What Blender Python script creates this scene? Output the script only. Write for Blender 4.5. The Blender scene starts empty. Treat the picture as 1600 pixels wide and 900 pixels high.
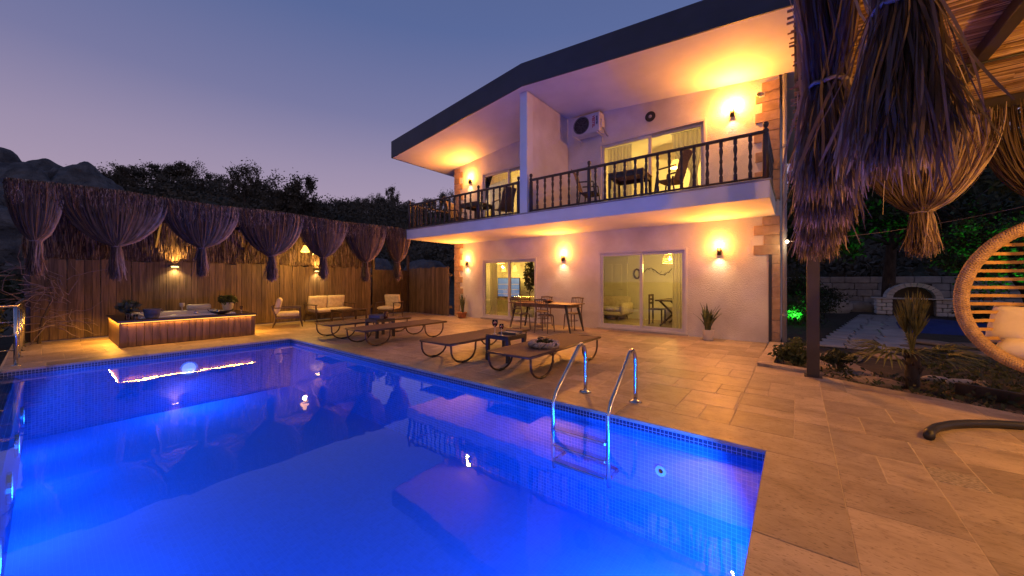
import bpy, math, random
import numpy as np
from mathutils import Matrix, Vector
random.seed(7); RNG = np.random.default_rng(7)
R = math.radians
SC = bpy.context.scene; COL = SC.collection

# ---------------------------------------------------------------- camera
CAM_H, FPX, YAW = 1.35, 569.15, R(38.036)
cam = bpy.data.cameras.new('camera'); camo = bpy.data.objects.new('camera', cam); COL.objects.link(camo)
cam.sensor_width = 36; cam.lens = FPX / 1600 * 36; cam.clip_start = .05; cam.clip_end = 2000
cam.shift_y = -(450 - 439.0) / 1600
camo.location = (0, 0, CAM_H); camo.rotation_euler = (R(90), 0, YAW)
SC.camera = camo
# ---------------------------------------------------------------- sky at dusk
w = bpy.data.worlds.new('World'); SC.world = w; w.use_nodes = True
N = w.node_tree.nodes; L = w.node_tree.links; N.clear()
tc = N.new('ShaderNodeTexCoord'); sx = N.new('ShaderNodeSeparateXYZ'); L.new(tc.outputs['Generated'], sx.inputs[0])
rp = N.new('ShaderNodeValToRGB'); L.new(sx.outputs['Z'], rp.inputs[0]); el = rp.color_ramp.elements
for i, (p, c) in enumerate([(0, (.45, .335, .40)), (.2, (.385, .305, .43)), (.27, (.325, .27, .41)), (.39, (.19, .192, .36)), (.56, (.098, .138, .315)), (1, (.045, .07, .18))]):
    e = el[i] if i < 2 else el.new(p)
    e.position = p; e.color = (*c, 1)
# barely uneven brightness round the horizon
dt = N.new('ShaderNodeVectorMath'); dt.operation = 'DOT_PRODUCT'; dt.inputs[1].default_value = (-.93, -.36, 0); L.new(tc.outputs['Generated'], dt.inputs[0])
mr = N.new('ShaderNodeMapRange'); mr.inputs[1].default_value = .2; mr.inputs[2].default_value = 1; mr.inputs[3].default_value = 1.04; mr.inputs[4].default_value = .98; L.new(dt.outputs['Value'], mr.inputs[0])
bg = N.new('ShaderNodeBackground'); L.new(rp.outputs[0], bg.inputs[0]); L.new(mr.outputs[0], bg.inputs[1])
ou = N.new('ShaderNodeOutputWorld'); L.new(bg.outputs[0], ou.inputs[0])
# the sun has set: only a trace of the afterglow from the west
sun = bpy.data.lights.new('sun', 'SUN'); sun.energy = .06; sun.angle = R(25); sun.color = (1, .66, .7)
suno = bpy.data.objects.new('sun', sun); COL.objects.link(suno); suno.rotation_euler = (R(78), 0, R(-68))
# ---------------------------------------------------------------- exposure and render
SC.view_settings.view_transform = 'Standard'; SC.view_settings.look = 'None'
SC.view_settings.exposure = 0; SC.view_settings.gamma = 1; SC.view_settings.use_curve_mapping = False
cy = SC.cycles
cy.max_bounces = 8; cy.diffuse_bounces = 4; cy.glossy_bounces = 4; cy.transmission_bounces = 4; cy.transparent_max_bounces = 16
cy.caustics_reflective = False; cy.caustics_refractive = False; cy.sample_clamp_indirect = 4; cy.sample_clamp_direct = 0
cy.use_denoising = True
try: cy.denoiser = 'OPENIMAGEDENOISE'
except Exception: pass

# ---------------------------------------------------------------- mesh helpers
class MB:
    def __init__(s): s.v = []; s.f = []; s.M = None
    def add(s, vs, fs):
        o = len(s.v)
        if s.M is not None: vs = [tuple(s.M @ Vector(p)) for p in vs]
        s.v.extend(tuple(p) for p in vs); s.f.extend(tuple(i + o for i in q) for q in fs); return s
    def box(s, x0, x1, y0, y1, z0, z1):
        return s.add([(x0,y0,z0),(x1,y0,z0),(x1,y1,z0),(x0,y1,z0),(x0,y0,z1),(x1,y0,z1),(x1,y1,z1),(x0,y1,z1)],
                     [(0,3,2,1),(4,5,6,7),(0,1,5,4),(1,2,6,5),(2,3,7,6),(3,0,4,7)])
    def cbox(s, x0, x1, y0, y1, z0, z1, b=.004):
        b = min(b, (x1-x0)*.45, (y1-y0)*.45, (z1-z0)*.45)
        X = ((x0, x0+b), (x1, x1-b)); Y = ((y0, y0+b), (y1, y1-b)); Z = ((z0, z0+b), (z1, z1-b))
        vs = []; ix = {}
        for i in (0,1):
            for j in (0,1):
                for k in (0,1):
                    for ax in range(3):
                        ix[i,j,k,ax] = len(vs)
                        vs.append((X[i][ax != 0], Y[j][ax != 1], Z[k][ax != 2]))
        fs = []
        for ax in range(3):
            for q in (0,1):
                def c(a, b_):
                    t = [0,0,0]; t[ax] = q; t[(ax+1)%3] = a; t[(ax+2)%3] = b_; return ix[t[0],t[1],t[2],ax]
                f = [c(0,0), c(1,0), c(1,1), c(0,1)]; fs.append(tuple(f if q else f[::-1]))
        for ax in range(3):                                  # edges along ax
            a1, a2 = (ax+1)%3, (ax+2)%3
            for p in (0,1):
                for q in (0,1):
                    def c(e, face):
                        t = [0,0,0]; t[ax] = e; t[a1] = p; t[a2] = q; return ix[t[0],t[1],t[2],face]
                    f = [c(0,a1), c(1,a1), c(1,a2), c(0,a2)]; fs.append(tuple(f if p != q else f[::-1]))
        for i in (0,1):
            for j in (0,1):
                for k in (0,1):
                    f = [ix[i,j,k,0], ix[i,j,k,1], ix[i,j,k,2]]; fs.append(tuple(f if (i+j+k) % 2 else f[::-1]))
        return s.add(vs, fs)
    def tube(s, pts, r, n=8, caps=True, closed=False):
        P = [Vector(p) for p in pts]; m = len(P)
        rs = [r]*m if not isinstance(r, (list, tuple)) else list(r)
        vs = []; up = None
        for i in range(m):
            if closed: t = P[(i+1) % m] - P[i-1]
            else: t = P[min(i+1, m-1)] - P[max(i-1, 0)]
            t.normalize()
            if up is None:
                up = Vector((0,0,1)) if abs(t.z) < .9 else Vector((1,0,0))
            a = t.cross(up)
            if a.length < 1e-6: a = t.orthogonal()
            a.normalize(); b = a.cross(t); b.normalize(); up = b
            for k in range(n):
                an = 2*math.pi*k/n
                vs.append(P[i] + (a*math.cos(an) + b*math.sin(an))*rs[i])
        fs = []
        for i in range(m if closed else m-1):
            j = (i+1) % m
            for k in range(n): fs.append((i*n+k, i*n+(k+1) % n, j*n+(k+1) % n, j*n+k))
        if caps and not closed: fs.append(tuple(range(n))[::-1]); fs.append(tuple(range((m-1)*n, m*n)))
        return s.add(vs, fs)
    def lathe(s, prof, n=16, c=(0,0,0)):
        vs = []; fs = []; m = len(prof)
        for r, z in prof:
            for k in range(n):
                an = 2*math.pi*k/n; vs.append((c[0]+r*math.cos(an), c[1]+r*math.sin(an), c[2]+z))
        for i in range(m-1):
            for k in range(n): fs.append((i*n+k, i*n+(k+1) % n, (i+1)*n+(k+1) % n, (i+1)*n+k))
        if prof[0][0] > 1e-4: fs.append(tuple(range(n))[::-1])
        if prof[-1][0] > 1e-4: fs.append(tuple(range((m-1)*n, m*n)))
        return s.add(vs, fs)
    def prism(s, poly, z0, z1):
        n = len(poly); vs = [(x,y,z0) for x,y in poly] + [(x,y,z1) for x,y in poly]
        fs = [tuple(range(n))[::-1], tuple(range(n, 2*n))] + [(i, (i+1) % n, n+(i+1) % n, n+i) for i in range(n)]
        return s.add(vs, fs)
    def quad(s, a, b, c, d): return s.add([a,b,c,d], [(0,1,2,3)])
    def mesh(s, name, m=None, smooth=False):
        me = bpy.data.meshes.new(name); me.from_pydata(s.v, [], s.f)
        if m: me.materials.append(m)
        if smooth: me.polygons.foreach_set('use_smooth', [True]*len(me.polygons))
        me.update(); return me
    def obj(s, name, m=None, parent=None, smooth=False, loc=None):
        return link(name, s.mesh(name, m, smooth), parent, loc)

def link(name, me, parent=None, loc=None, rz=0):
    o = bpy.data.objects.new(name, me); COL.objects.link(o)
    if parent is not None: o.parent = parent
    if loc is not None: o.location = loc
    if rz: o.rotation_euler[2] = rz
    return o
def npmesh(name, V, F, m=None, smooth=False):
    """fast mesh from arrays; F is (n,k) of equal-sized faces"""
    me = bpy.data.meshes.new(name); V = np.asarray(V, np.float32); F = np.asarray(F, np.int32); k = F.shape[1]
    me.vertices.add(len(V)); me.vertices.foreach_set('co', V.ravel())
    me.loops.add(F.size); me.loops.foreach_set('vertex_index', F.ravel())
    me.polygons.add(len(F)); me.polygons.foreach_set('loop_start', np.arange(0, F.size, k, dtype=np.int32))
    try: me.polygons.foreach_set('loop_total', np.full(len(F), k, np.int32))
    except Exception: pass
    if m: me.materials.append(m)
    if smooth: me.polygons.foreach_set('use_smooth', np.ones(len(F), bool))
    me.update(calc_edges=True); me.validate(); return me
def tag(o, label=None, cat=None, group=None, kind=None):
    if label: o['label'] = label
    if cat: o['category'] = cat
    if group: o['group'] = group
    if kind: o['kind'] = kind
    return o
def thing(name, label, cat, loc=(0,0,0), rz=0, group=None):
    o = bpy.data.objects.new(name, None); COL.objects.link(o); o.empty_display_size = .1
    o.location = loc; o.rotation_euler[2] = rz; return tag(o, label, cat, group)
def kids(o): return [c for c in COL.objects if c.parent == o]
def dup(root, loc, rz=0, label=None, scale=None, parent=None):
    ch = list(root.children)
    r = root.copy(); COL.objects.link(r); r.location = loc; r.rotation_euler[2] = rz
    if scale: r.scale = (scale,)*3 if not isinstance(scale, tuple) else scale
    if label: r['label'] = label
    for c in ch: _dupc(c, r)
    return r
def _dupc(c, par):
    k = c.copy()
    if c.type == 'LIGHT': pass
    COL.objects.link(k); k.parent = par
    for g in c.children: _dupc(g, k)
def light(kind, name, loc, power, color, parent=None, size=.04, spot=None, blend=.5, rot=None):
    l = bpy.data.lights.new(name, kind); l.energy = power; l.color = color; l.shadow_soft_size = size
    if kind == 'SPOT': l.spot_size = R(spot); l.spot_blend = blend
    o = bpy.data.objects.new(name, l); COL.objects.link(o); o.location = loc
    if rot: o.rotation_euler = rot
    if parent is not None: o.parent = parent
    return o
# pixel helpers for planning positions in the real place (ground point seen at a pixel, direction of a column)
def gpt(px, py, z=0.0):
    u = (px-800)/FPX; v = (439.0-py)/FPX; t = (z-CAM_H)/v
    return ((-math.sin(YAW)+u*math.cos(YAW))*t, (math.cos(YAW)+u*math.sin(YAW))*t)
def azi(px):
    u = (px-800)/FPX; x = -math.sin(YAW)+u*math.cos(YAW); y = math.cos(YAW)+u*math.sin(YAW); l = math.hypot(x, y)
    return x/l, y/l

# ---------------------------------------------------------------- materials
def mat(name, c, c2=None, scale=6, stretch=(1,1,1), rough=.6, bump=0, bscale=None, metal=0, coord='Object', rand=0, detail=5, spec=.5,
        emis=None, estr=0, sheen=0, contrast=(.35,.65), trans=0, bdist=.01):
    m = bpy.data.materials.new(name); m.use_nodes = True; nt = m.node_tree; n = nt.nodes; l = nt.links
    b = n['Principled BSDF']; b.inputs['Roughness'].default_value = rough; b.inputs['Metallic'].default_value = metal
    b.inputs['Specular IOR Level'].default_value = spec
    tc = n.new('ShaderNodeTexCoord'); mp = n.new('ShaderNodeMapping'); mp.inputs['Scale'].default_value = stretch
    if coord == 'World':
        g = n.new('ShaderNodeNewGeometry'); l.new(g.outputs['Position'], mp.inputs[0])
    else: l.new(tc.outputs[coord], mp.inputs[0])
    vec = mp.outputs[0]
    if rand:
        oi = n.new('ShaderNodeObjectInfo'); mu = n.new('ShaderNodeMath'); mu.operation = 'MULTIPLY'; mu.inputs[1].default_value = 57.3
        l.new(oi.outputs['Random'], mu.inputs[0]); ad = n.new('ShaderNodeVectorMath'); ad.operation = 'ADD'
        l.new(vec, ad.inputs[0]); l.new(mu.outputs[0], ad.inputs[1]); vec = ad.outputs[0]
    no = n.new('ShaderNodeTexNoise'); no.inputs['Scale'].default_value = scale; no.inputs['Detail'].default_value = detail; l.new(vec, no.inputs['Vector'])
    col = None
    if c2:
        r = n.new('ShaderNodeValToRGB'); e = r.color_ramp.elements; e[0].color = (*c,1); e[1].color = (*c2,1); e[0].position, e[1].position = contrast
        l.new(no.outputs['Fac'], r.inputs[0]); col = r.outputs[0]
    else: b.inputs['Base Color'].default_value = (*c,1)
    if rand:
        hs = n.new('ShaderNodeHueSaturation'); mr = n.new('ShaderNodeMapRange'); mr.inputs[3].default_value = 1-rand; mr.inputs[4].default_value = 1+rand
        l.new(oi.outputs['Random'], mr.inputs[0]); l.new(mr.outputs[0], hs.inputs['Value'])
        if col: l.new(col, hs.inputs['Color'])
        else: hs.inputs['Color'].default_value = (*c,1)
        col = hs.outputs[0]
    if col: l.new(col, b.inputs['Base Color'])
    if bump:
        bu = n.new('ShaderNodeBump'); bu.inputs['Strength'].default_value = bump; bu.inputs['Distance'].default_value = bdist
        if bscale:
            n2 = n.new('ShaderNodeTexNoise'); n2.inputs['Scale'].default_value = bscale; n2.inputs['Detail'].default_value = 4; l.new(vec, n2.inputs['Vector']); l.new(n2.outputs['Fac'], bu.inputs['Height'])
        else: l.new(no.outputs['Fac'], bu.inputs['Height'])
        l.new(bu.outputs[0], b.inputs['Normal'])
    if emis:
        b.inputs['Emission Color'].default_value = (*emis,1); b.inputs['Emission Strength'].default_value = estr
    if trans:
        # thin translucent sheet: let a share of light through
        t = n.new('ShaderNodeBsdfTranslucent'); mx = n.new('ShaderNodeMixShader'); mx.inputs[0].default_value = trans
        if col: l.new(col, t.inputs[0])
        else: t.inputs[0].default_value = (*c,1)
        l.new(b.outputs[0], mx.inputs[1]); l.new(t.outputs[0], mx.inputs[2]); l.new(mx.outputs[0], n['Material Output'].inputs[0])
    return m
def strand_mat(name, stops, trans):
    """dry strands: each strand keeps its own tone, with slight fading along its length"""
    m = bpy.data.materials.new(name); m.use_nodes = True; n = m.node_tree.nodes; l = m.node_tree.links; b = n['Principled BSDF']; b.inputs['Roughness'].default_value = .8
    at = n.new('ShaderNodeAttribute'); at.attribute_name = 'tone'; g = n.new('ShaderNodeNewGeometry'); no = n.new('ShaderNodeTexNoise'); no.inputs['Scale'].default_value = 9; l.new(g.outputs['Position'], no.inputs['Vector'])
    ma = n.new('ShaderNodeMath'); ma.operation = 'MULTIPLY_ADD'; ma.inputs[1].default_value = .4; l.new(no.outputs['Fac'], ma.inputs[0]); ms = n.new('ShaderNodeMath'); ms.operation = 'SUBTRACT'; ms.inputs[1].default_value = .2; l.new(at.outputs['Fac'], ms.inputs[0]); l.new(ms.outputs[0], ma.inputs[2])
    r = n.new('ShaderNodeValToRGB'); e = r.color_ramp.elements
    for i, (p, c) in enumerate(stops):
        x = e[i] if i < 2 else e.new(p); x.position = p; x.color = (*c, 1)
    l.new(ma.outputs[0], r.inputs[0]); l.new(r.outputs[0], b.inputs['Base Color'])
    t = n.new('ShaderNodeBsdfTranslucent'); l.new(r.outputs[0], t.inputs[0]); mx = n.new('ShaderNodeMixShader'); mx.inputs[0].default_value = trans
    l.new(b.outputs[0], mx.inputs[1]); l.new(t.outputs[0], mx.inputs[2]); l.new(mx.outputs[0], n['Material Output'].inputs[0]); return m
def tone_attr(me, per, seed):
    """one random tone for each run of `per` vertices"""
    k = len(me.vertices)//per; v = np.repeat(np.random.default_rng(seed).random(k).astype(np.float32), per)
    a = me.attributes.new('tone', 'FLOAT', 'POINT'); a.data.foreach_set('value', v); return me
def stone_slab(name, c1, c2, c3):
    """honed travertine: soft clouds, fine veins along x, scattered pits"""
    m = bpy.data.materials.new(name); m.use_nodes = True; n = m.node_tree.nodes; l = m.node_tree.links; b = n['Principled BSDF']
    tc = n.new('ShaderNodeTexCoord'); oi = n.new('ShaderNodeObjectInfo'); mu = n.new('ShaderNodeMath'); mu.operation = 'MULTIPLY'; mu.inputs[1].default_value = 91.7
    l.new(oi.outputs['Random'], mu.inputs[0]); ad = n.new('ShaderNodeVectorMath'); ad.operation = 'ADD'; l.new(tc.outputs['Object'], ad.inputs[0]); l.new(mu.outputs[0], ad.inputs[1])
    def noise(sc, st, det=5, dist=0):
        mp = n.new('ShaderNodeMapping'); mp.inputs['Scale'].default_value = st; l.new(ad.outputs[0], mp.inputs[0])
        q = n.new('ShaderNodeTexNoise'); q.inputs['Scale'].default_value = sc; q.inputs['Detail'].default_value = det; q.inputs['Distortion'].default_value = dist; l.new(mp.outputs[0], q.inputs['Vector']); return q.outputs['Fac']
    def ramp(f, stops):
        r = n.new('ShaderNodeValToRGB'); e = r.color_ramp.elements
        for i, (p, c) in enumerate(stops):
            x = e[i] if i < 2 else e.new(p); x.position = p; x.color = (*c, 1)
        l.new(f, r.inputs[0]); return r.outputs[0]
    def mix(f, a, c, bt='MIX'):
        x = n.new('ShaderNodeMix'); x.data_type = 'RGBA'; x.blend_type = bt
        if isinstance(f, float): x.inputs[0].default_value = f
        else: l.new(f, x.inputs[0])
        l.new(a, x.inputs[6]); l.new(c, x.inputs[7]); return x.outputs[2]
    cloud = ramp(noise(3.2, (1,1.3,1), 7, .8), [(.28, c1), (.72, c2)])
    vein = ramp(noise(5, (1,2.2,1), 9, 2.0), [(.36, c3), (.50, c2), (.62, c2)])
    col = mix(.22, cloud, vein)
    pits = noise(52, (.6,1.6,1), 4); pr_ = ramp(pits, [(.32, (.42,.37,.32)), (.41, (1,1,1))])
    pz = mix(.8, col, pr_, 'MULTIPLY')
    hs = n.new('ShaderNodeHueSaturation'); mr = n.new('ShaderNodeMapRange'); mr.inputs[3].default_value = .74; mr.inputs[4].default_value = 1.20
    l.new(oi.outputs['Random'], mr.inputs[0]); l.new(mr.outputs[0], hs.inputs['Value']); l.new(pz, hs.inputs['Color']); l.new(hs.outputs[0], b.inputs['Base Color'])
    b.inputs['Roughness'].default_value = .5
    rr = n.new('ShaderNodeMapRange'); rr.inputs[3].default_value = .38; rr.inputs[4].default_value = .68; l.new(noise(9, (1,2,1)), rr.inputs[0]); l.new(rr.outputs[0], b.inputs['Roughness'])
    bu = n.new('ShaderNodeBump'); bu.inputs['Strength'].default_value = .35; bu.inputs['Distance'].default_value = .004; l.new(pits, bu.inputs['Height']); l.new(bu.outputs[0], b.inputs['Normal'])
    return m
def mosaic(name, axes, tile, grout, pitch=.036, var=.35, rough=.42):
    """small square pool mosaic; axes picks the two world axes of the surface"""
    m = bpy.data.materials.new(name); m.use_nodes = True; n = m.node_tree.nodes; l = m.node_tree.links; b = n['Principled BSDF']
    g = n.new('ShaderNodeNewGeometry'); s = n.new('ShaderNodeSeparateXYZ'); l.new(g.outputs['Position'], s.inputs[0])
    c = n.new('ShaderNodeCombineXYZ'); l.new(s.outputs[axes[0]], c.inputs[0]); l.new(s.outputs[axes[1]], c.inputs[1])
    br = n.new('ShaderNodeTexBrick'); br.offset = 0; br.squash = 1; l.new(c.outputs[0], br.inputs['Vector'])
    br.inputs['Scale'].default_value = 1; br.inputs['Brick Width'].default_value = pitch; br.inputs['Row Height'].default_value = pitch
    br.inputs['Mortar Size'].default_value = .0019; br.inputs['Mortar Smooth'].default_value = .1; br.inputs['Bias'].default_value = 0
    br.inputs['Color1'].default_value = (*tile,1); br.inputs['Color2'].default_value = (*[x*(1+var) for x in tile],1); br.inputs['Mortar'].default_value = (*grout,1)
    l.new(br.outputs['Color'], b.inputs['Base Color']); b.inputs['Roughness'].default_value = rough; b.inputs['Specular IOR Level'].default_value = .5 if rough < .5 else .12
    bu = n.new('ShaderNodeBump'); bu.inputs['Strength'].default_value = .5; bu.inputs['Distance'].default_value = .002; bu.invert = True
    l.new(br.outputs['Fac'], bu.inputs['Height']); l.new(bu.outputs[0], b.inputs['Normal'])
    return m
def sheet_glass(name, tint=(1,1,1), ior=1.45, rough=0.0, bump=None, refl=1.0):
    """clear sheet: Fresnel reflection over straight-through view"""
    m = bpy.data.materials.new(name); m.use_nodes = True; n = m.node_tree.nodes; l = m.node_tree.links
    n.remove(n['Principled BSDF'])
    fr = n.new('ShaderNodeFresnel'); fr.inputs[0].default_value = ior
    t = n.new('ShaderNodeBsdfTransparent'); t.inputs[0].default_value = (*tint,1)
    g = n.new('ShaderNodeBsdfGlossy'); g.inputs['Roughness'].default_value = rough; g.inputs[0].default_value = (refl,)*3 + (1,)
    if bump:
        tc = n.new('ShaderNodeNewGeometry'); no = n.new('ShaderNodeTexNoise'); no.inputs['Scale'].default_value = bump[0]; no.inputs['Detail'].default_value = 2.5
        l.new(tc.outputs['Position'], no.inputs['Vector']); bu = n.new('ShaderNodeBump'); bu.inputs['Strength'].default_value = bump[1]; bu.inputs['Distance'].default_value = bump[2]
        l.new(no.outputs['Fac'], bu.inputs['Height']); l.new(bu.outputs[0], g.inputs['Normal']); l.new(bu.outputs[0], fr.inputs['Normal'])
    mx = n.new('ShaderNodeMixShader'); l.new(fr.outputs[0], mx.inputs[0]); l.new(t.outputs[0], mx.inputs[1]); l.new(g.outputs[0], mx.inputs[2])
    l.new(mx.outputs[0], n['Material Output'].inputs[0]); return m

K = {}
K['plaster'] = mat('white_plaster', (.66,.62,.57), (.80,.77,.73), 1.6, rough=.88, bump=.9, bscale=48, bdist=.022)
K['smoothwhite'] = mat('smooth_white_paint', (.72,.71,.70), (.78,.77,.76), 2, rough=.75, bump=.12, bscale=60, bdist=.004)
K['fascia'] = mat('fascia_paint', (.026,.030,.045), (.036,.040,.058), 2, rough=.55)
K['quoin'] = mat('sandstone', (.36,.235,.14), (.47,.32,.205), 9, rough=.85, bump=.5, bscale=26, rand=.16)
K['wood'] = mat('fence_wood', (.055,.034,.023), (.20,.132,.086), 7, stretch=(5,5,.3), rough=.75, bump=.5, rand=.30, contrast=(.25,.75))
K['woodred'] = mat('cladding_wood', (.10,.054,.026), (.205,.115,.056), 6, stretch=(3,3,.4), rough=.55, bump=.35, rand=.22)
K['darkwood'] = mat('dark_brown_wood', (.038,.022,.014), (.078,.046,.029), 8, stretch=(1,1,.4), rough=.42, bump=.15)
K['midwood'] = mat('warm_wood', (.16,.085,.042), (.26,.15,.08), 6, stretch=(4,.6,1), rough=.5, bump=.15)
K['black'] = mat('black_metal', (.018,.017,.017), (.026,.025,.024), 9, rough=.45)
K['postmetal'] = mat('brown_metal_post', (.035,.026,.026), (.05,.038,.038), 4, rough=.5)
K['steel'] = mat('stainless_steel', (.55,.55,.56), (.68,.68,.69), 14, rough=.22, metal=1)
K['cushion'] = mat('cream_cushion', (.50,.42,.31), (.62,.54,.42), 12, rough=.95, bump=.35, bscale=140, bdist=.004)
K['cushionpink'] = mat('off_white_cushion', (.60,.52,.46), (.70,.62,.55), 5, rough=.95, bump=.4, bscale=11, bdist=.02)
K['sling'] = mat('brown_mesh_sling', (.115,.068,.046), (.16,.098,.068), 30, rough=.8, bump=.3, bscale=220, bdist=.002)
K['bronze'] = mat('bronze_tube', (.075,.048,.036), (.10,.066,.05), 10, rough=.38, metal=.6)
K['travertine'] = stone_slab('travertine', (.29,.21,.14), (.50,.39,.28), (.22,.16,.105))
K['traventry'] = mat('travertine_pitted', (.20,.16,.12), (.45,.37,.28), 40, stretch=(1,2.5,1), rough=.7, bump=.9, contrast=(.4,.6), bdist=.006)
K['grout'] = mat('pale_grout', (.46,.37,.265), (.56,.46,.34), 9, rough=.9)
K['soil'] = mat('dark_soil', (.03,.024,.017), (.06,.046,.03), 7, rough=1, bump=.8, coord='World', bdist=.03)
K['grassground'] = mat('dry_ground', (.035,.036,.018), (.075,.065,.036), .6, rough=1, bump=.6, coord='World', bdist=.05)
K['path'] = mat('stone_path', (.30,.285,.29), (.42,.40,.405), 3, rough=.8, bump=.4, coord='Object', rand=.12)
K['rock'] = mat('grey_rock', (.055,.056,.06), (.14,.137,.135), 1.3, rough=.9, bump=1, bscale=3.0, rand=.15, bdist=.3)
K['stone'] = mat('pale_stone', (.30,.285,.27), (.44,.42,.39), 4, rough=.9, bump=.6, bscale=14, rand=.2)
K['whitestone'] = mat('whitewashed_stone', (.70,.68,.66), (.80,.78,.76), 5, rough=.9, bump=.6, bscale=14, rand=.1)
K['flatstone'] = mat('flag_stone', (.17,.13,.10), (.28,.22,.17), 4, rough=.9, bump=.6, bscale=14, rand=.2)
K['straw'] = strand_mat('straw', [(0,(.045,.030,.022)),(.55,(.17,.115,.08)),(.85,(.33,.235,.165)),(1,(.52,.40,.30))], .25)
K['strawnear'] = strand_mat('straw_strips', [(0,(.07,.046,.032)),(.45,(.21,.142,.095)),(.82,(.42,.30,.20)),(1,(.64,.50,.37))], .18)
K['reed'] = strand_mat('reed_mat', [(0,(.16,.085,.03)),(.35,(.34,.20,.075)),(.75,(.55,.36,.15)),(1,(.72,.53,.27))], .1)
K['wicker'] = mat('wicker', (.30,.185,.10), (.44,.29,.165), 18, rough=.7, bump=.3)
K['rattanslat'] = mat('rattan_slat', (.36,.20,.06), (.48,.29,.10), 10, rough=.5)
K['terracotta'] = mat('terracotta', (.34,.13,.06), (.42,.17,.08), 8, rough=.8)
K['whitepot'] = mat('white_ceramic', (.66,.62,.58), (.72,.68,.64), 6, rough=.4)
K['leaf'] = mat('leaf_green', (.035,.055,.018), (.085,.105,.032), 3, rough=.6, rand=.2, trans=.25, coord='World')
K['leafdark'] = mat('leaf_dark', (.026,.036,.016), (.065,.078,.032), .8, rough=.7, rand=.2, trans=.2, coord='World')
K['leafhill'] = mat('leaf_hill', (.05,.045,.03), (.115,.095,.062), .15, rough=.9, rand=.15, coord='World')
K['snake'] = mat('snake_plant_leaf', (.05,.075,.025), (.14,.15,.05), 30, stretch=(.4,.4,2), rough=.5)
K['palm'] = mat('palm_frond', (.10,.115,.03), (.21,.20,.06), 5, rough=.55, trans=.2)
K['bark'] = mat('bark', (.05,.036,.025), (.10,.075,.055), 6, stretch=(2,2,.5), rough=.95, bump=.9, bdist=.03)
K['glass'] = sheet_glass('window_glass', (.97,.97,.95), 1.45)
K['water'] = sheet_glass('pool_water', (.80,.90,1), 1.33, .0, bump=(2.2,.05,.05))
K['pvc'] = mat('white_pvc_frame', (.62,.60,.60), (.68,.66,.66), 3, rough=.4)
K['curtain'] = mat('sheer_curtain', (.55,.50,.38), (.66,.60,.46), 9, stretch=(6,6,.3), rough=.95, trans=.45)
K['roomwall'] = mat('room_wall', (.62,.58,.48), (.66,.62,.52), 2, rough=.9)
K['roomfloor'] = mat('room_floor', (.34,.27,.17), (.42,.34,.22), 2, rough=.25)
K['acwhite'] = mat('appliance_white', (.60,.58,.56), (.66,.64,.62), 3, rough=.45)
K['pvcpipe'] = mat('grey_pipe', (.30,.30,.32), (.36,.36,.38), 3, rough=.5)
K['red'] = mat('red_print', (.45,.02,.03), rough=.6)
K['navy'] = mat('navy_print', (.03,.04,.12), rough=.6)
K['glow'] = mat('lamp_glow', (1,.7,.3), emis=(1,.62,.2), estr=14)
K['glowwhite'] = mat('bulb_glow', (1,.9,.7), emis=(1,.8,.5), estr=18)
K['led'] = mat('led_strip', (1,.6,.2), emis=(1,.45,.05), estr=2.2)
K['poolglow'] = mat('pool_lens', (.8,.9,1), emis=(.25,.4,1), estr=1.2)
K['tub'] = mat('white_acrylic', (.68,.68,.70), (.72,.72,.74), 4, rough=.15)
K['greyplastic'] = mat('grey_basket', (.11,.11,.115), (.15,.15,.155), 12, rough=.6, bump=.3)
K['bluecover'] = mat('blue_cover', (.01,.025,.16), (.015,.035,.22), 5, rough=.6, bump=.5)
K['blueglow'] = mat('blue_glow_panel', (.1,.2,.5), emis=(.10,.22,.62), estr=.55)
WARM = (1, .47, .085); YEL = (1, .64, .14); BLUE = (.006, .15, 1)
# ================================================================ the setting: ground, pool, paving
PX0, PX1, PY0, PY1 = -9.40, -.18, -.22, 3.54          # pool opening
WZ = -.095                                             # water level
WALLY = 9.67                                           # facade plane
def clip(poly, a, b, c):                               # keep a*x+b*y<=c
    out = []
    for i in range(len(poly)):
        p, q = poly[i-1], poly[i]; dp = a*p[0]+b*p[1]-c; dq = a*q[0]+b*q[1]-c
        if (dp <= 0) != (dq <= 0):
            t = dp/(dp-dq); out.append((p[0]+t*(q[0]-p[0]), p[1]+t*(q[1]-p[1])))
        if dq <= 0: out.append(q)
    return out
b = MB()
G0 = -.07
hx0, hx1, hy0, hy1 = PX0-.3, PX1+.1, -1.0, PY1+.1
for x0, x1, y0, y1 in ((-400, hx0, -400, 400), (hx1, 400, -400, 400), (hx0, hx1, hy1, 400), (hx0, hx1, -400, hy0)):
    b.quad((x0,y0,G0), (x1,y0,G0), (x1,y1,G0), (x0,y1,G0))
tag(b.obj('ground', K['soil']), kind='structure')

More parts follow.
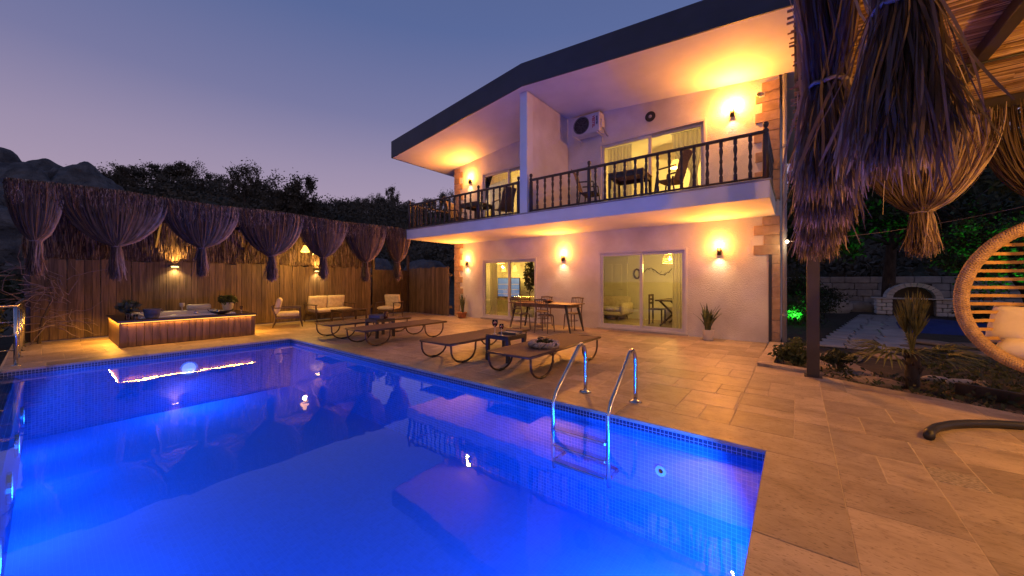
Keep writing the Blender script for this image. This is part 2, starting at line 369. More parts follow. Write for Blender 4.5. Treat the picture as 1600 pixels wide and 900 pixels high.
# ---- pool basin: walls and floor lined with small mosaic, spill-over edge on the near-left side
D = -1.12
mxz = mosaic('mosaic_wall', (0,2), (.075,.145,.37), (.34,.42,.60)); myz = mosaic('mosaic_end', (1,2), (.075,.145,.37), (.34,.42,.60)); mxy = mosaic('mosaic_floor', (0,1), (.20,.36,.80), (.26,.43,.86), var=.08, rough=.8)
pool = bpy.data.objects.new('pool_basin', None); COL.objects.link(pool); tag(pool, kind='structure')
SHADE_TILE, NG = (.010,.018,.060), (.42,.46,.60)
bxz = mosaic('mosaic_shaded', (0,2), SHADE_TILE, NG); byz = mosaic('mosaic_shaded_end', (1,2), SHADE_TILE, NG)  # tiles above the water coloured darker, standing for missing underwater light
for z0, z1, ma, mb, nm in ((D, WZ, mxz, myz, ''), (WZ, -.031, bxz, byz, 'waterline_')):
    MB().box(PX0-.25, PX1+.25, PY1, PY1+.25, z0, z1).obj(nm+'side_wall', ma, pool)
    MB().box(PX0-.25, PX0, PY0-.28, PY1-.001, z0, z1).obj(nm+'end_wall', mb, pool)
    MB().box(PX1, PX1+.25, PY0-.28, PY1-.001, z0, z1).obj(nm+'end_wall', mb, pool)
MB().box(PX0-.25, PX1+.25, PY0-.4, PY1+.25, D-.1, D+.001).obj('floor', mxy, pool)
# weir: wall whose bevelled, tiled crest sits just under the water
b = MB(); pr = [(PY0-.28, D), (PY0, D), (PY0, WZ-.10), (PY0-.08, WZ-.02), (PY0-.28, WZ-.008)]
vs = [(PX0, y, z) for y, z in pr] + [(PX1, y, z) for y, z in pr]
b.add(vs, [(0,1,2,3,4), (9,8,7,6,5)] + [(i, 5+i, 5+(i+1) % 5, (i+1) % 5) for i in range(5)])
b.obj('weir_wall', mosaic('mosaic_weir', (0,1), (.06,.12,.33), (.42,.50,.66)), pool)
MB().box(hx0-.05, hx1+.05, hy0-.05, PY0-.281, -.85, -.75).obj('overflow_channel', K['soil'], pool)
MB().box(hx0-.05, hx1+.05, hy0-.1, hy0, -.8, G0-.002).obj('channel_wall', K['stone'], pool)
# water surface, a thin closed slab of still water sheet
b = MB(); b.quad((PX0+.001, PY0-.279, WZ), (PX1-.001, PY0-.279, WZ), (PX1-.001, PY1-.001, WZ), (PX0+.001, PY1-.001, WZ))
tag(b.obj('water', K['water']), kind='structure')
# return inlet on the side wall and underwater lamps
def ring_mesh(r0, r1, t, n=20):
    b = MB(); pr = [(r0,0),(r1,0),(r1,t),(r0,t)]
    vs = []; fs = []
    for r, z in pr:
        for k in range(n): vs.append((r*math.cos(2*math.pi*k/n), r*math.sin(2*math.pi*k/n), z))
    for i in range(4):
        for k in range(n): fs.append((i*n+k, i*n+(k+1) % n, ((i+1) % 4)*n+(k+1) % n, ((i+1) % 4)*n+k))
    return b.add(vs, fs)
inl = thing('pool_inlet', 'small white round water inlet on the tiled pool wall right of the ladder', 'inlet', (-1.0, PY1-.002, -.42)); inl.rotation_euler = (R(90), 0, 0)
ring_mesh(.022, .05, .018).obj('flange', K['whitepot'], inl); MB().lathe([(.0001,.004),(.022,.004)], 16).obj('nozzle', K['navy'], inl)
def pool_lamp(loc, rot, power, label, lensvis=True):
    t = thing('pool_light', label, 'pool light', loc, group='underwater pool lights'); t.rotation_euler = rot
    ring_mesh(.11, .14, .03).obj('trim_ring', K['steel'], t); MB().lathe([(.11,.004),(.09,.018),(.0001,.026)], 20).obj('lens', K['poolglow'], t)
    Mr = t.rotation_euler.to_matrix(); dw = (Mr @ Vector((0,0,1)))*math.cos(R(22))+Vector((0,0,-math.sin(R(22))))      # lamp heads are tipped a little downwards
    lo = light('SPOT', 'pool_lamp', (0,0,.05), power, BLUE, t, size=.16, spot=180, blend=.05); lo.rotation_euler = (Mr.inverted() @ dw).to_track_quat('-Z','Y').to_euler()
PL = 200
pool_lamp((PX0, 1.72, -.36), (R(90), 0, R(90)), PL*.75, 'glowing round underwater light on the far pool wall below the hot tub')
for i, x in enumerate((-8.4, -7.0, -5.6, -4.2, -2.8, -1.4)):
    pool_lamp((x, PY0, -.52), (R(-90), 0, 0), PL*(.22,.26,.30,.31,.30,.28)[i], 'round underwater light in the spill-over side of the pool, %s from the far end' % ('first', 'second', 'third', 'fourth', 'fifth', 'sixth')[i])
pool_lamp((PX1, .7, -.70), (R(-90), 0, R(90)), PL*2.7, 'round underwater light in the near end wall of the pool, on the spill-over side')
pool_lamp((PX1, 2.6, -.70), (R(-90), 0, R(90)), PL*2.2, 'round underwater light in the near end wall of the pool, on the villa side')

# ---- paving of travertine slabs on a pale bed
pav = bpy.data.objects.new('paving', None); COL.objects.link(pav); tag(pav, kind='structure')
# right hand edge of the paving runs diagonally in front of the garden
EDGE = [(-.50, 7.0), (.16, 6.83), (.96, 6.46), (1.8, 6.08), (3.4, 5.2), (6, 3.4)]
def edge_y(x):
    for (x0, y0), (x1, y1) in zip(EDGE, EDGE[1:]):
        if x <= x1: return y0 + (y1-y0)*(x-x0)/(x1-x0)
    return EDGE[-1][1]
bed = MB(); zb = -.0012
def bedpoly(poly): bed.prism(poly, -.09, zb)
bedpoly([(PX1+.06, -2.5), (PX1+.409, -2.5), (PX1+.409, PY1+.399), (PX1+.06, PY1+.399)]); bedpoly([(PX0-.399, PY1+.06), (PX1+.059, PY1+.06), (PX1+.059, PY1+.399), (PX0-.399, PY1+.399)]); bedpoly([(PX0-.399, -.44), (PX0-.06, -.44), (PX0-.06, PY1+.059), (PX0-.399, PY1+.059)])
bedpoly([(-13.3, PY1+.40), (-.501, PY1+.40), (-.501, 9.9), (-13.3, 9.9)])
bedpoly([(-13.3, -.45), (PX0-.40, -.45), (PX0-.40, PY1+.40), (-13.3, PY1+.40)])
bedpoly([(PX1+.41, -2.5), (6, -2.5)] + EDGE[::-1] + [(-.50, PY1+.40), (PX1+.41, PY1+.40)])
bed.obj('mortar_bed', K['grout'], pav)
# slabs in a random ashlar on a 0.25 m module
def inside(x, y):
    if x < -.5: return -13.25 < x and 3.9 < y < 9.67 or (x < PX0-.4 and -.4 < y < 9.67)
    if x < 6:
        if y >= 3.93: return y < edge_y(x)
        return x > PX1+.40 and y > -2
    return False
mod = .25; ox, oy = -.02, -.05
used = {(3,15)}; slabs = [(ox+3*.25, oy+15*.25, .25, .25)]
xi = range(-54, 22); yi = range(-9, 40)
rnd = random.Random(11)
for j in yi:
    for i in xi:
        if (i, j) in used: continue
        opts = [(2,2), (2,2), (3,2), (2,3), (2,1), (1,2), (1,1), (3,2), (4,2)]
        rnd.shuffle(opts); opts.append((1,1))
        for wd, hg in opts:
            cells = [(i+a, j+c) for a in range(wd) for c in range(hg)]
            if any(q in used for q in cells): continue
            break
        used.update(cells); slabs.append((ox+i*mod, oy+j*mod, wd*mod, hg*mod))
REG = [([(-13.25, PY1+.41), (-.5, PY1+.41), (-.5, 9.67), (-13.25, 9.67)]), ([(-13.25, -.42), (PX0-.41, -.42), (PX0-.41, PY1+.41), (-13.25, PY1+.41)])]
def clip_rect(p, x0, x1, y0, y1):
    for a, c, d in ((-1,0,-x0), (1,0,x1), (0,-1,-y0), (0,1,y1)):
        p = clip(p, a, c, d)
        if len(p) < 3: return []
    return p
pieces = []
for x, y, wd, hg in slabs:
    g = .0026; rect = [(x+g, y+g), (x+wd-g, y+g), (x+wd-g, y+hg-g), (x+g, y+hg-g)]
    cand = [clip_rect(rect, -13.25, -.503, PY1+.412, 9.668), clip_rect(rect, -13.25, PX0-.412, -.42, PY1+.409)]
    p = clip_rect(rect, -.498, PX1+.409, PY1+.412, 9)
    q = clip_rect(rect, PX1+.413, 6, -2.2, 9)
    for pp in (p, q):
        for (x0, y0), (x1, y1) in zip(EDGE, EDGE[1:]):
            if len(pp) >= 3:
                nx, ny = -(y1-y0), (x1-x0); pp = clip(pp, nx, ny, nx*x0+ny*y0)
        cand.append(pp)
    for c in cand:
        if len(c) >= 3:
            ar = abs(sum(c[k-1][0]*c[k][1]-c[k][0]*c[k-1][1] for k in range(len(c))))/2
            if ar > .004: pieces.append((c, ar))
def seen(c, ar):
    cx = sum(p[0] for p in c)/len(c); cy_ = sum(p[1] for p in c)/len(c)
    d = -math.sin(YAW)*cx + math.cos(YAW)*cy_; u = (math.cos(YAW)*cx + math.sin(YAW)*cy_)/max(d, .01)
    if d < 1.2 or abs(u) > 1.5: return 0
    return ar/d**3
pieces.sort(key=lambda t: -seen(*t))
rest = MB(); ncount = 0
for c, ar in pieces:
    s = seen(c, ar)
    zt = rnd.uniform(.0, .0022)
    cx = sum(p[0] for p in c)/len(c); cy_ = sum(p[1] for p in c)/len(c)
    if ncount < 300 and s > 0:
        loc = [(p[0]-cx, p[1]-cy_) for p in c]
        b = MB(); n = len(loc); k = .0035
        top = [(x-math.copysign(min(k, abs(x)*.5), x), y-math.copysign(min(k, abs(y)*.5), y)) for x, y in loc]
        b.add([(x,y,-.03) for x,y in loc] + [(x,y,-.0025) for x,y in loc] + [(x,y,0) for x,y in top],
              [tuple(range(2*n, 3*n))] + [(i, (i+1) % n, n+(i+1) % n, n+i) for i in range(n)] + [(n+i, n+(i+1) % n, 2*n+(i+1) % n, 2*n+i) for i in range(n)])
        pit = abs(cx-.855) < .1 and abs(cy_-3.825) < .1
        b.obj('paver', K['traventry'] if (pit and ar < .08) else K['travertine'], pav, loc=(cx, cy_, zt)); ncount += 1
    else:
        rest.prism(c, -.03, zt)
tag(rest.obj('paver_field', K['travertine'], pav), kind='stuff')
# coping stones round the pool, slightly overhanging the tiles
def coping(x0, x1, y0, y1):
    cx, cy_ = (x0+x1)/2, (y0+y1)/2
    MB().cbox(x0-cx, x1-cx, y0-cy_, y1-cy_, -.03, .003, .004).obj('coping_stone', K['travertine'], pav, loc=(cx, cy_, rnd.uniform(-.001,.001)))
x = PX1+.41
cuts = [PX1+.41, -1.45, -2.7, -3.9, -5.2, -6.4, -7.7, -8.9, PX0-.40]
for a, c in zip(cuts, cuts[1:]): coping(c+.002, a-.002, PY1-.015, PY1+.408)
cuts = [PY1-.019, 2.35, 1.2, .05, -1.1, -2.2]
for a, c in zip(cuts, cuts[1:]): coping(PX1-.015, PX1+.41, c+.002, a-.002)
cuts = [PY1-.019, 2.3, 1.15, -.0, -.42]
for a, c in zip(cuts, cuts[1:]): coping(PX0-.40, PX0+.015, c+.002, a-.002)
# raised kerb at the house corner and low edge along the planting
kb = MB(); kb.prism([(-.50, 7.0), (-.30, 7.16), (-.22, 9.6), (-.46, 9.6)], -.05, .045)
kb.obj('kerb_stone', K['travertine'], pav)
kb = MB(); kb.prism([(-.49, 6.995), (.10, 6.845), (.13, 7.02), (-.30, 7.155)], -.05, .043)
kb.obj('kerb_stone', K['travertine'], pav)
# ================================================================ the house
house = thing('villa', 'white two-storey villa with dark roof edge and long front balcony', 'house', (-5.3, WALLY, 0))
HO = Vector((-5.3, WALLY, 0))
def hp(b, name, m, smooth=False, parent=None):
    o = b.obj(name, m, parent or house, smooth); o.location = -HO if parent is None else (0,0,0); return o
HX0, HX1, WB = -10.35, -.30, WALLY+.22
RIDGE, RL, RR = (-5.42, 6.22), (-10.95, 5.58), (.45, 5.70)
def ceil_z(x): return RL[1]+(RIDGE[1]-RL[1])*(x-RL[0])/(RIDGE[0]-RL[0]) if x < RIDGE[0] else RIDGE[1]+(RR[1]-RIDGE[1])*(x-RIDGE[0])/(RR[0]-RIDGE[0])
SLZ0, SLZ1 = 2.76, 3.09
DOORS = {'gl': (-8.93, -6.57, .04, 2.11), 'gr': (-4.44, -2.12, .04, 2.17), 'ul': (-8.94, -6.58, SLZ1+.03, 5.20), 'ur': (-4.41, -1.70, SLZ1+.03, 5.22)}
def wall_with(b, x0, x1, z0, z1f, holes, y0, y1):
    xs = sorted({x0, x1, RIDGE[0] if x0 < RIDGE[0] < x1 and callable(z1f) else x0, *[h[0] for h in holes], *[h[1] for h in holes]})
    for a, c in zip(xs, xs[1:]):
        segs = []; lo = z0
        for h in sorted(holes, key=lambda h: h[2]):
            if h[0] < (a+c)/2 < h[1]: segs.append((lo, h[2])); lo = h[3]
        segs.append((lo, None))
        for p, q in segs:
            za, zc = (q, q) if q is not None else ((z1f(a), z1f(c)) if callable(z1f) else (z1f, z1f))
            if min(za, zc) - p < .005: continue
            b.add([(a,y0,p),(c,y0,p),(c,y1,p),(a,y1,p),(a,y0,za),(c,y0,zc),(c,y1,zc),(a,y1,za)],
                  [(0,3,2,1),(4,5,6,7),(0,1,5,4),(1,2,6,5),(2,3,7,6),(3,0,4,7)])
b = MB(); wall_with(b, HX0, HX1, -.05, SLZ0, [DOORS['gl'], DOORS['gr']], WALLY, WB)
hp(b, 'front_wall', K['plaster'])
b = MB(); wall_with(b, HX0, HX1, SLZ0, lambda x: ceil_z(x), [DOORS['ul'], DOORS['ur']], WALLY+.001, WB)
hp(b, 'front_wall', K['plaster'])
b = MB()
for x0, x1 in ((HX0, HX0+.22), (HX1-.22, HX1)): b.add([(x0,WB,-.05),(x1,WB,-.05),(x1,17,-.05),(x0,17,-.05),(x0,WB,ceil_z(x0)),(x1,WB,ceil_z(x1)),(x1,17,ceil_z(x1)),(x0,17,ceil_z(x0))], [(0,3,2,1),(4,5,6,7),(0,1,5,4),(1,2,6,5),(2,3,7,6),(3,0,4,7)])
b.box(HX0+.22, HX1-.22, 16.8, 17, -.05, 5.6)
hp(b, 'side_wall', K['plaster'])
# balcony slab, partition wall with its front pillar
b = MB(); b.cbox(-10.42, -.36, 7.52, WALLY-.001, SLZ0, SLZ1-.03, .006); hp(b, 'balcony_slab', K['smoothwhite'])
b = MB(); b.cbox(-10.44, -.34, 7.50, WALLY-.002, SLZ1-.03, SLZ1, .006); hp(b, 'balcony_floor', K['stone'])
b = MB(); b.cbox(-5.64, -5.41, 7.53, 7.80, SLZ1, 6.19, .008); hp(b, 'pillar', K['smoothwhite'])
b = MB(); b.add([(-5.62,7.80,SLZ1),(-5.43,7.80,SLZ1),(-5.43,WALLY,SLZ1),(-5.62,WALLY,SLZ1),(-5.62,7.80,6.19),(-5.43,7.80,6.20),(-5.43,WALLY,6.20),(-5.62,WALLY,6.19)], [(0,3,2,1),(4,5,6,7),(0,1,5,4),(1,2,6,5),(2,3,7,6),(3,0,4,7)])
hp(b, 'partition_wall', K['plaster'])
# roof: white ceiling under the overhang, dark fascia boards following the shallow gable, roof deck
RF = 7.30
b = MB()
for (xa, za), (xc, zc) in ((RL, RIDGE), (RIDGE, RR)):
    b.add([(xa,RF+.03,za),(xc,RF+.03,zc),(xc,17.2,zc),(xa,17.2,za),(xa,RF+.03,za+.08),(xc,RF+.03,zc+.08),(xc,17.2,zc+.08),(xa,17.2,za+.08)], [(0,3,2,1),(4,5,6,7),(0,1,5,4),(1,2,6,5),(2,3,7,6),(3,0,4,7)])
hp(b, 'ceiling', K['smoothwhite'])
for (xa, za), (xc, zc) in ((RL, RIDGE), (RIDGE, RR)):
    b = MB(); b.add([(xa,RF,za-.01),(xc,RF,zc-.01),(xc,RF+.03,zc-.01),(xa,RF+.03,za-.01),(xa,RF,za+.56),(xc,RF,zc+.56),(xc,RF+.03,zc+.56),(xa,RF+.03,za+.56)], [(0,3,2,1),(4,5,6,7),(0,1,5,4),(1,2,6,5),(2,3,7,6),(3,0,4,7)])
    hp(b, 'fascia', K['fascia'])
b = MB(); b.box(RL[0]-.03, RL[0], RF, 17.2, RL[1]-.01, RL[1]+.56); hp(b, 'fascia', K['fascia'])
b = MB()
for (xa, za), (xc, zc) in ((RL, RIDGE), (RIDGE, RR)):
    b.add([(xa,RF+.03,za+.50),(xc,RF+.03,zc+.50),(xc,17.2,zc+.50),(xa,17.2,za+.50),(xa,RF+.03,za+.55),(xc,RF+.03,zc+.55),(xc,17.2,zc+.55),(xa,17.2,za+.55)], [(0,3,2,1),(4,5,6,7),(0,1,5,4),(1,2,6,5),(2,3,7,6),(3,0,4,7)])
hp(b, 'roof', K['fascia'])
# corner stones
def quoins(x, side, z0, z1, seed):
    r = random.Random(seed); z = z0; k = 0
    while z < z1-.05:
        h = min(.215, z1-z); wl = .44 if k % 2 == 0 else .29
        wl += r.uniform(-.02,.02); p = .010+r.uniform(0,.006)
        xa, xb = (x-wl, x+p) if side > 0 else (x-p, x+wl)
        b = MB(); b.cbox(xa, xb, WALLY-p-.012, WALLY+.24, z+.002, z+h-.002, .006); hp(b, 'quoin_stone', K['quoin'])
        z += h; k += 1
quoins(HX1, 1, SLZ1+.01, 5.72, 1); quoins(HX1, 1, 1.92, SLZ0-.01, 2)
quoins(HX0, -1, SLZ1+.01, 5.62, 3); quoins(HX0, -1, 0, SLZ0-.01, 4)
z = 0
while z < 1.85:
    b = MB(); b.cbox(HX1-.13, HX1+.02, WALLY-.02, WALLY+.24, z+.002, z+.244, .006); hp(b, 'quoin_stone', K['quoin']); z += .246
b = MB(); b.box(HX1-.185, HX1-.131, WALLY-.03, WALLY, .02, 1.92); hp(b, 'corner_strip', K['fascia'])
# grey down-pipe at the corner
b = MB(); b.tube([(HX1+.09, WALLY+.02, 0), (HX1+.09, WALLY+.02, 5.75)], .045, 10); hp(b, 'downpipe', K['pvcpipe'], True)
for z in (.6, 2.4, 4.2): b = MB(); b.tube([(HX1+.09, WALLY+.02, z), (HX1+.09, WALLY+.02, z+.05)], .055, 10); hp(b, 'pipe_clip', K['pvcpipe'])

# sliding glass doors: outer frame, two sashes, two panes
def sliding(key, name='sliding_door'):
    x0, x1, z0, z1 = DOORS[key]
    d = bpy.data.objects.new(name, None); COL.objects.link(d); d.parent = house; d.location = -HO
    f = .055; y0, y1 = WALLY-.02, WALLY+.13
    b = MB(); b.cbox(x0, x0+f, y0, y1, z0, z1); b.cbox(x1-f, x1, y0, y1, z0, z1); b.cbox(x0+f, x1-f, y0, y1, z1-f, z1); b.cbox(x0+f, x1-f, y0, y1, z0, z0+.045)
    b.obj('frame', K['pvc'], d)
    xm = (x0+x1)/2+.03; s = .075
    for a, c, ya in ((x0+f, xm+.04, WALLY+.015), (xm-.04, x1-f, WALLY+.065)):
        b = MB(); b.cbox(a, a+s, ya, ya+.045, z0+.045, z1-f); b.cbox(c-s, c, ya, ya+.045, z0+.045, z1-f)
        b.cbox(a+s, c-s, ya, ya+.045, z1-f-s, z1-f); b.cbox(a+s, c-s, ya, ya+.045, z0+.045, z0+.045+s)
        b.obj('sash', K['pvc'], d)
        b = MB(); b.box(a+s-.004, c-s+.004, ya+.02, ya+.026, z0+.045+s-.004, z1-f-s+.004); b.obj('pane', K['glass'], d)
    b = MB(); b.cbox(xm-.03, xm-.015, WALLY-.005, WALLY+.014, (z0+z1)/2-.15, (z0+z1)/2+.05); b.obj('handle', K['pvc'], d)
for k in DOORS: sliding(k)
for k in ('gl', 'gr'): b = MB(); b.box(DOORS[k][0]-.03, DOORS[k][1]+.03, WALLY-.06, WALLY+.10, -.02, .038); hp(b, 'door_sill', K['stone'])

# rooms behind the doors
def room(x0, x1, z0, z1, y1=13.8):
    y0 = WB+.002
    b = MB(); b.quad((x0,y1,z0),(x1,y1,z0),(x1,y1,z1),(x0,y1,z1)); b.quad((x0,y0,z0),(x0,y1,z0),(x0,y1,z1),(x0,y0,z1)); b.quad((x1,y1,z0),(x1,y0,z0),(x1,y0,z1),(x1,y1,z1)); b.quad((x0,y0,z1),(x0,y1,z1),(x1,y1,z1),(x1,y0,z1))
    hp(b, 'room_wall', K['roomwall'])
    b = MB(); b.quad((x0,WALLY+.13,z0),(x1,WALLY+.13,z0),(x1,y1,z0),(x0,y1,z0)); hp(b, 'room_floor', K['roomfloor'])
room(-10.1, -6.52, .045, 2.60, 12.2); room(-6.46, -.55, .045, 2.60, 12.6); room(-10.1, -5.6, SLZ1+.035, 5.45); room(-5.3, -.55, SLZ1+.035, 5.45)

def curtain(x0, x1, z0, z1, tie=None, label='', amp=.035, waves=7):
    """hanging folds; tie=(z, x) pulls the cloth aside at a height"""
    nx, nz = waves*8, 24; V = []; F = []
    for j in range(nz+1):
        t = j/nz; z = z0+(z1-z0)*t
        for i in range(nx+1):
            s = i/nx; x = x0+(x1-x0)*s
            if tie:
                g = math.exp(-((z-tie[0])/.42)**2) if z > tie[0] else math.exp(-((z-tie[0])/.9)**2)
                x = x+(tie[1]-x)*.78*g
            y = WALLY+.34+amp*math.sin(s*waves*2*math.pi+.6*math.sin(t*3))*(1-.3*t)
            V.append((x,y,z))
    for j in range(nz):
        for i in range(nx): F.append((j*(nx+1)+i, j*(nx+1)+i+1, (j+1)*(nx+1)+i+1, (j+1)*(nx+1)+i))
    t = thing('curtain', label, 'curtain', ((x0+x1)/2, WALLY+.34, z0), group='curtains behind the glass doors')
    o = link('cloth', npmesh('cloth', np.array(V)-np.array([(x0+x1)/2, WALLY+.34, z0]), F, K['curtain'], True), t)
    MB().tube([((x0-x1)/2-.03, 0, z1-z0+.01), ((x1-x0)/2+.03, 0, z1-z0+.01)], .012, 8).obj('rail', K['pvc'], t)
curtain(-8.86, -8.52, .06, 2.05, None, 'plain curtain at the left side of the ground floor door beside the terracotta pot', waves=4)
curtain(-2.55, -2.22, .06, 2.1, None, 'narrow curtain at the right edge of the ground floor door near the white pot', waves=4)
curtain(-4.30, -3.62, SLZ1+.06, 5.14, None, 'yellow lit curtain at the left of the upper right door below the air conditioner')
curtain(-2.55, -1.80, SLZ1+.06, 5.14, (4.05, -2.0), 'sheer curtain tied back at the right of the upper right door')
curtain(-8.85, -8.05, SLZ1+.06, 5.12, None, 'curtain at the left of the upper left door behind the shaded balcony')
curtain(-7.2, -6.7, SLZ1+.06, 5.12, None, 'curtain at the right of the upper left door beside the partition')

# lamps in the rooms: shaded pendants
def pendant(loc, drop, r, power, label, shade=None, color=YEL, name='pendant_lamp', open_shade=False):
    t = thing(name, label, 'lamp', loc, group=None)
    MB().tube([(0,0,.0), (0,0,drop)], .006, 6).obj('cord', K['black'], t); MB().lathe([(.05,drop-.03),(.05,drop)], 12).obj('ceiling_rose', K['pvc'], t)
    (shade or (lambda t: MB().lathe([(r,-.24),(r*1.02,-.235),(r*.45,-.02),(r*.40,0),(r*.38,0)], 20).obj('shade', K['shade'], t, True)))(t)
    MB().lathe([(.0001,-.20),(.035,-.17),(.04,-.13),(.02,-.07),(.0001,-.06)], 12).obj('bulb', K['glow'], t, True)
    light('POINT', 'lamp_light', (0,0,-.37), power, color, t, size=.05)
    return t
K['shade'] = mat('lamp_shade', (.85,.65,.30), emis=(1,.72,.20), estr=1.3, rough=.8, trans=.4)
K['shadewicker'] = mat('wicker_shade', (.45,.28,.10), (.60,.40,.16), 25, emis=(1,.55,.10), estr=.55, rough=.8)
def wickershade(t):
    b = MB()
    for k in range(20):
        a = 2*math.pi*k/20; b.tube([(.20*math.cos(a),.20*math.sin(a),-.26),(.19*math.cos(a),.19*math.sin(a),-.12),(.13*math.cos(a),.13*math.sin(a),0)], .009, 5)
    for z, r in ((-.26,.205),(-.2,.203),(-.12,.195),(0,.13)): b.tube([(r*math.cos(2*math.pi*k/20), r*math.sin(2*math.pi*k/20), z) for k in range(20)], .010, 5, closed=True)
    b.obj('shade', K['shadewicker'], t, True)
RP = 85
pendant((-2.86, 11.0, 2.12), .48, .2, RP, 'woven shade pendant lamp seen through the right ground floor door', wickershade)
pendant((-9.2, 11.0, 2.27), .33, .18, RP*.55, 'yellow shade ceiling lamp seen through the left ground floor door')
pendant((-9.62, 11.75, 1.98), .62, .10, 8, 'small lit pendant in the left ground floor room, left of the pair')
pendant((-9.08, 11.8, 1.98), .62, .10, 8, 'small lit pendant in the left ground floor room, right of the pair')
pendant((-3.0, 12.2, 5.15), .30, .2, RP*2.6, 'ceiling lamp in the bedroom behind the upper right door')
pendant((-7.8, 12.2, 5.15), .30, .2, RP*2.4, 'ceiling lamp in the bedroom behind the upper left door')

# furniture inside
def room_sofa():
    t = thing('room_sofa', 'cream two-seat sofa inside behind the right ground floor door', 'sofa', (-5.30, 11.95, .046), R(-4))
    MB().cbox(-.8,.8,-.38,.4,.16,.30,.03).obj('base', K['cushion'], t, True)
    for s in (-1,1): MB().cbox(s*.38-.37, s*.38+.37,-.40,.2,.30,.44,.05).obj('seat_cushion', K['cushion'], t, True)
    b = MB(); b.M = Matrix.Rotation(R(-12), 4, 'X'); b.cbox(-.78,.78,.2,.38,.3,.85,.06); b.obj('backrest', K['cushion'], t, True)
    for s in (-1,1): MB().cbox(s*.84-.08, s*.84+.08,-.38,.38,.2,.58,.04).obj('armrest', K['cushion'], t, True)
    for x in (-.7,.7):
        for y in (-.3,.3): MB().tube([(x,y,.16),(x*1.04,y*1.08,0)], [.024,.014], 8).obj('leg', K['darkwood'], t)
room_sofa()
def xtable():
    t = thing('indoor_table', 'dark indoor dining table behind the right ground floor door', 'table', (-2.78, 11.5, .046))
    MB().cbox(-.45,.45,-.7,.7,.72,.76).obj('tabletop', K['darkwood'], t)
    for y in (-.5,.5):
        b = MB(); b.tube([(-.36,y,0),(.36,y,.72)], .03, 6); b.obj('leg', K['darkwood'], t)
        b = MB(); b.tube([(.36,y+.001,0),(-.36,y+.001,.72)], .03, 6); b.obj('leg', K['darkwood'], t)
    c = thing('indoor_chair', 'dark wooden chair pulled up to the indoor dining table', 'chair', (-3.35, 11.45, .046))
    MB().cbox(-.2,.2,-.2,.2,.43,.47).obj('seat', K['darkwood'], c)
    for x in (-.18,.18):
        for y in (-.18,.18): MB().cbox(x-.02,x+.02,y-.02,y+.02,0,.43 if x > 0 else .9).obj('leg', K['darkwood'], c)
    for z in (.6,.72,.84): MB().cbox(-.19,-.17,-.16,.16,z,z+.06).obj('back_slat', K['darkwood'], c)
xtable()
d = thing('inner_door', 'cream panelled inner door on the back wall of the right ground floor room', 'door', (-5.2, 12.56, .05))
MB().cbox(-.42,.42,0,.04,0,2.02).obj('panel', K['roomwall'], d)
for x0,x1,z0,z1 in ((-.32,-.04,1.1,1.9),(.04,.32,1.1,1.9),(-.32,-.04,.15,.95),(.04,.32,.15,.95)): MB().cbox(x0,x1,-.02,0,z0,z1,.01).obj('moulding', K['roomwall'], d)
for x in (-.47,.47): MB().cbox(x-.05,x+.05,-.02,.03,0,2.02).obj('jamb', K['roomwall'], d)
MB().cbox(-.52,.52,-.02,.03,2.02,2.12).obj('head', K['roomwall'], d)
MB().tube([(.34,-.02,1.0),(.34,-.06,1.0),(.24,-.06,1.0)], .01, 6).obj('handle', K['steel'], d)
wr = thing('wall_hanging', 'small dark oval ornament hanging on the wall of the right ground floor room', 'ornament', (-4.35, 12.57, 1.6))
b = MB(); b.tube([(.10*math.cos(2*math.pi*k/16), 0, .16*math.sin(2*math.pi*k/16)) for k in range(16)], .03, 6, closed=True); b.obj('ring', K['darkwood'], wr)
br = thing('branch_ornament', 'dry branch wall ornament behind the right ground floor door', 'ornament', (-3.55, 12.56, 1.65))
b = MB()
for k in range(9):
    x = -.55+k*.13; b.tube([(x,0,.12*math.sin(k)), (x+.12,-.02,.12*math.sin(k+1)+.03), (x+.2,-.01,.05*math.cos(k*2))], [.014,.009,.003], 5)
b.obj('branch', K['darkwood'], br)
# left ground floor room: kitchen wall, added panel glowing like a twilight window, house plant
kc = thing('kitchen_counter', 'low cream kitchen counter at the back of the left ground floor room', 'counter', (-9.3, 11.60, .046))
MB().cbox(-.75,.75,0,.58,0,.54).obj('cabinet', K['roomwall'], kc); MB().cbox(-.78,.78,-.03,.58,.542,.58).obj('worktop', K['midwood'], kc)
for i in range(3): MB().cbox(-.72+i*.49,-.26+i*.49,-.018,0,.06,.50,.008).obj('cabinet_door', K['curtain'], kc)
gpan = thing('blue_glow_panel', 'wide added panel glowing blue like twilight in a back window, seen through the left ground floor door', 'glow panel', (-9.38, 11.75, .685))
MB().cbox(-.58,.58,0,.05,0,.80).obj('casing', K['black'], gpan); MB().box(-.56,.56,-.004,0,.025,.775).obj('panel', K['blueglow'], gpan)  # added glowing surface imitates blue dusk seen through a back window
for z in (.12,.3,.52): MB().box(-.56,.56,-.012,-.005,z,z+.022).obj('pale_line', K['pvc'], gpan)
MB().cbox(-.2,.2,-.02,.14,-.055,0).obj('foot', K['black'], gpan)
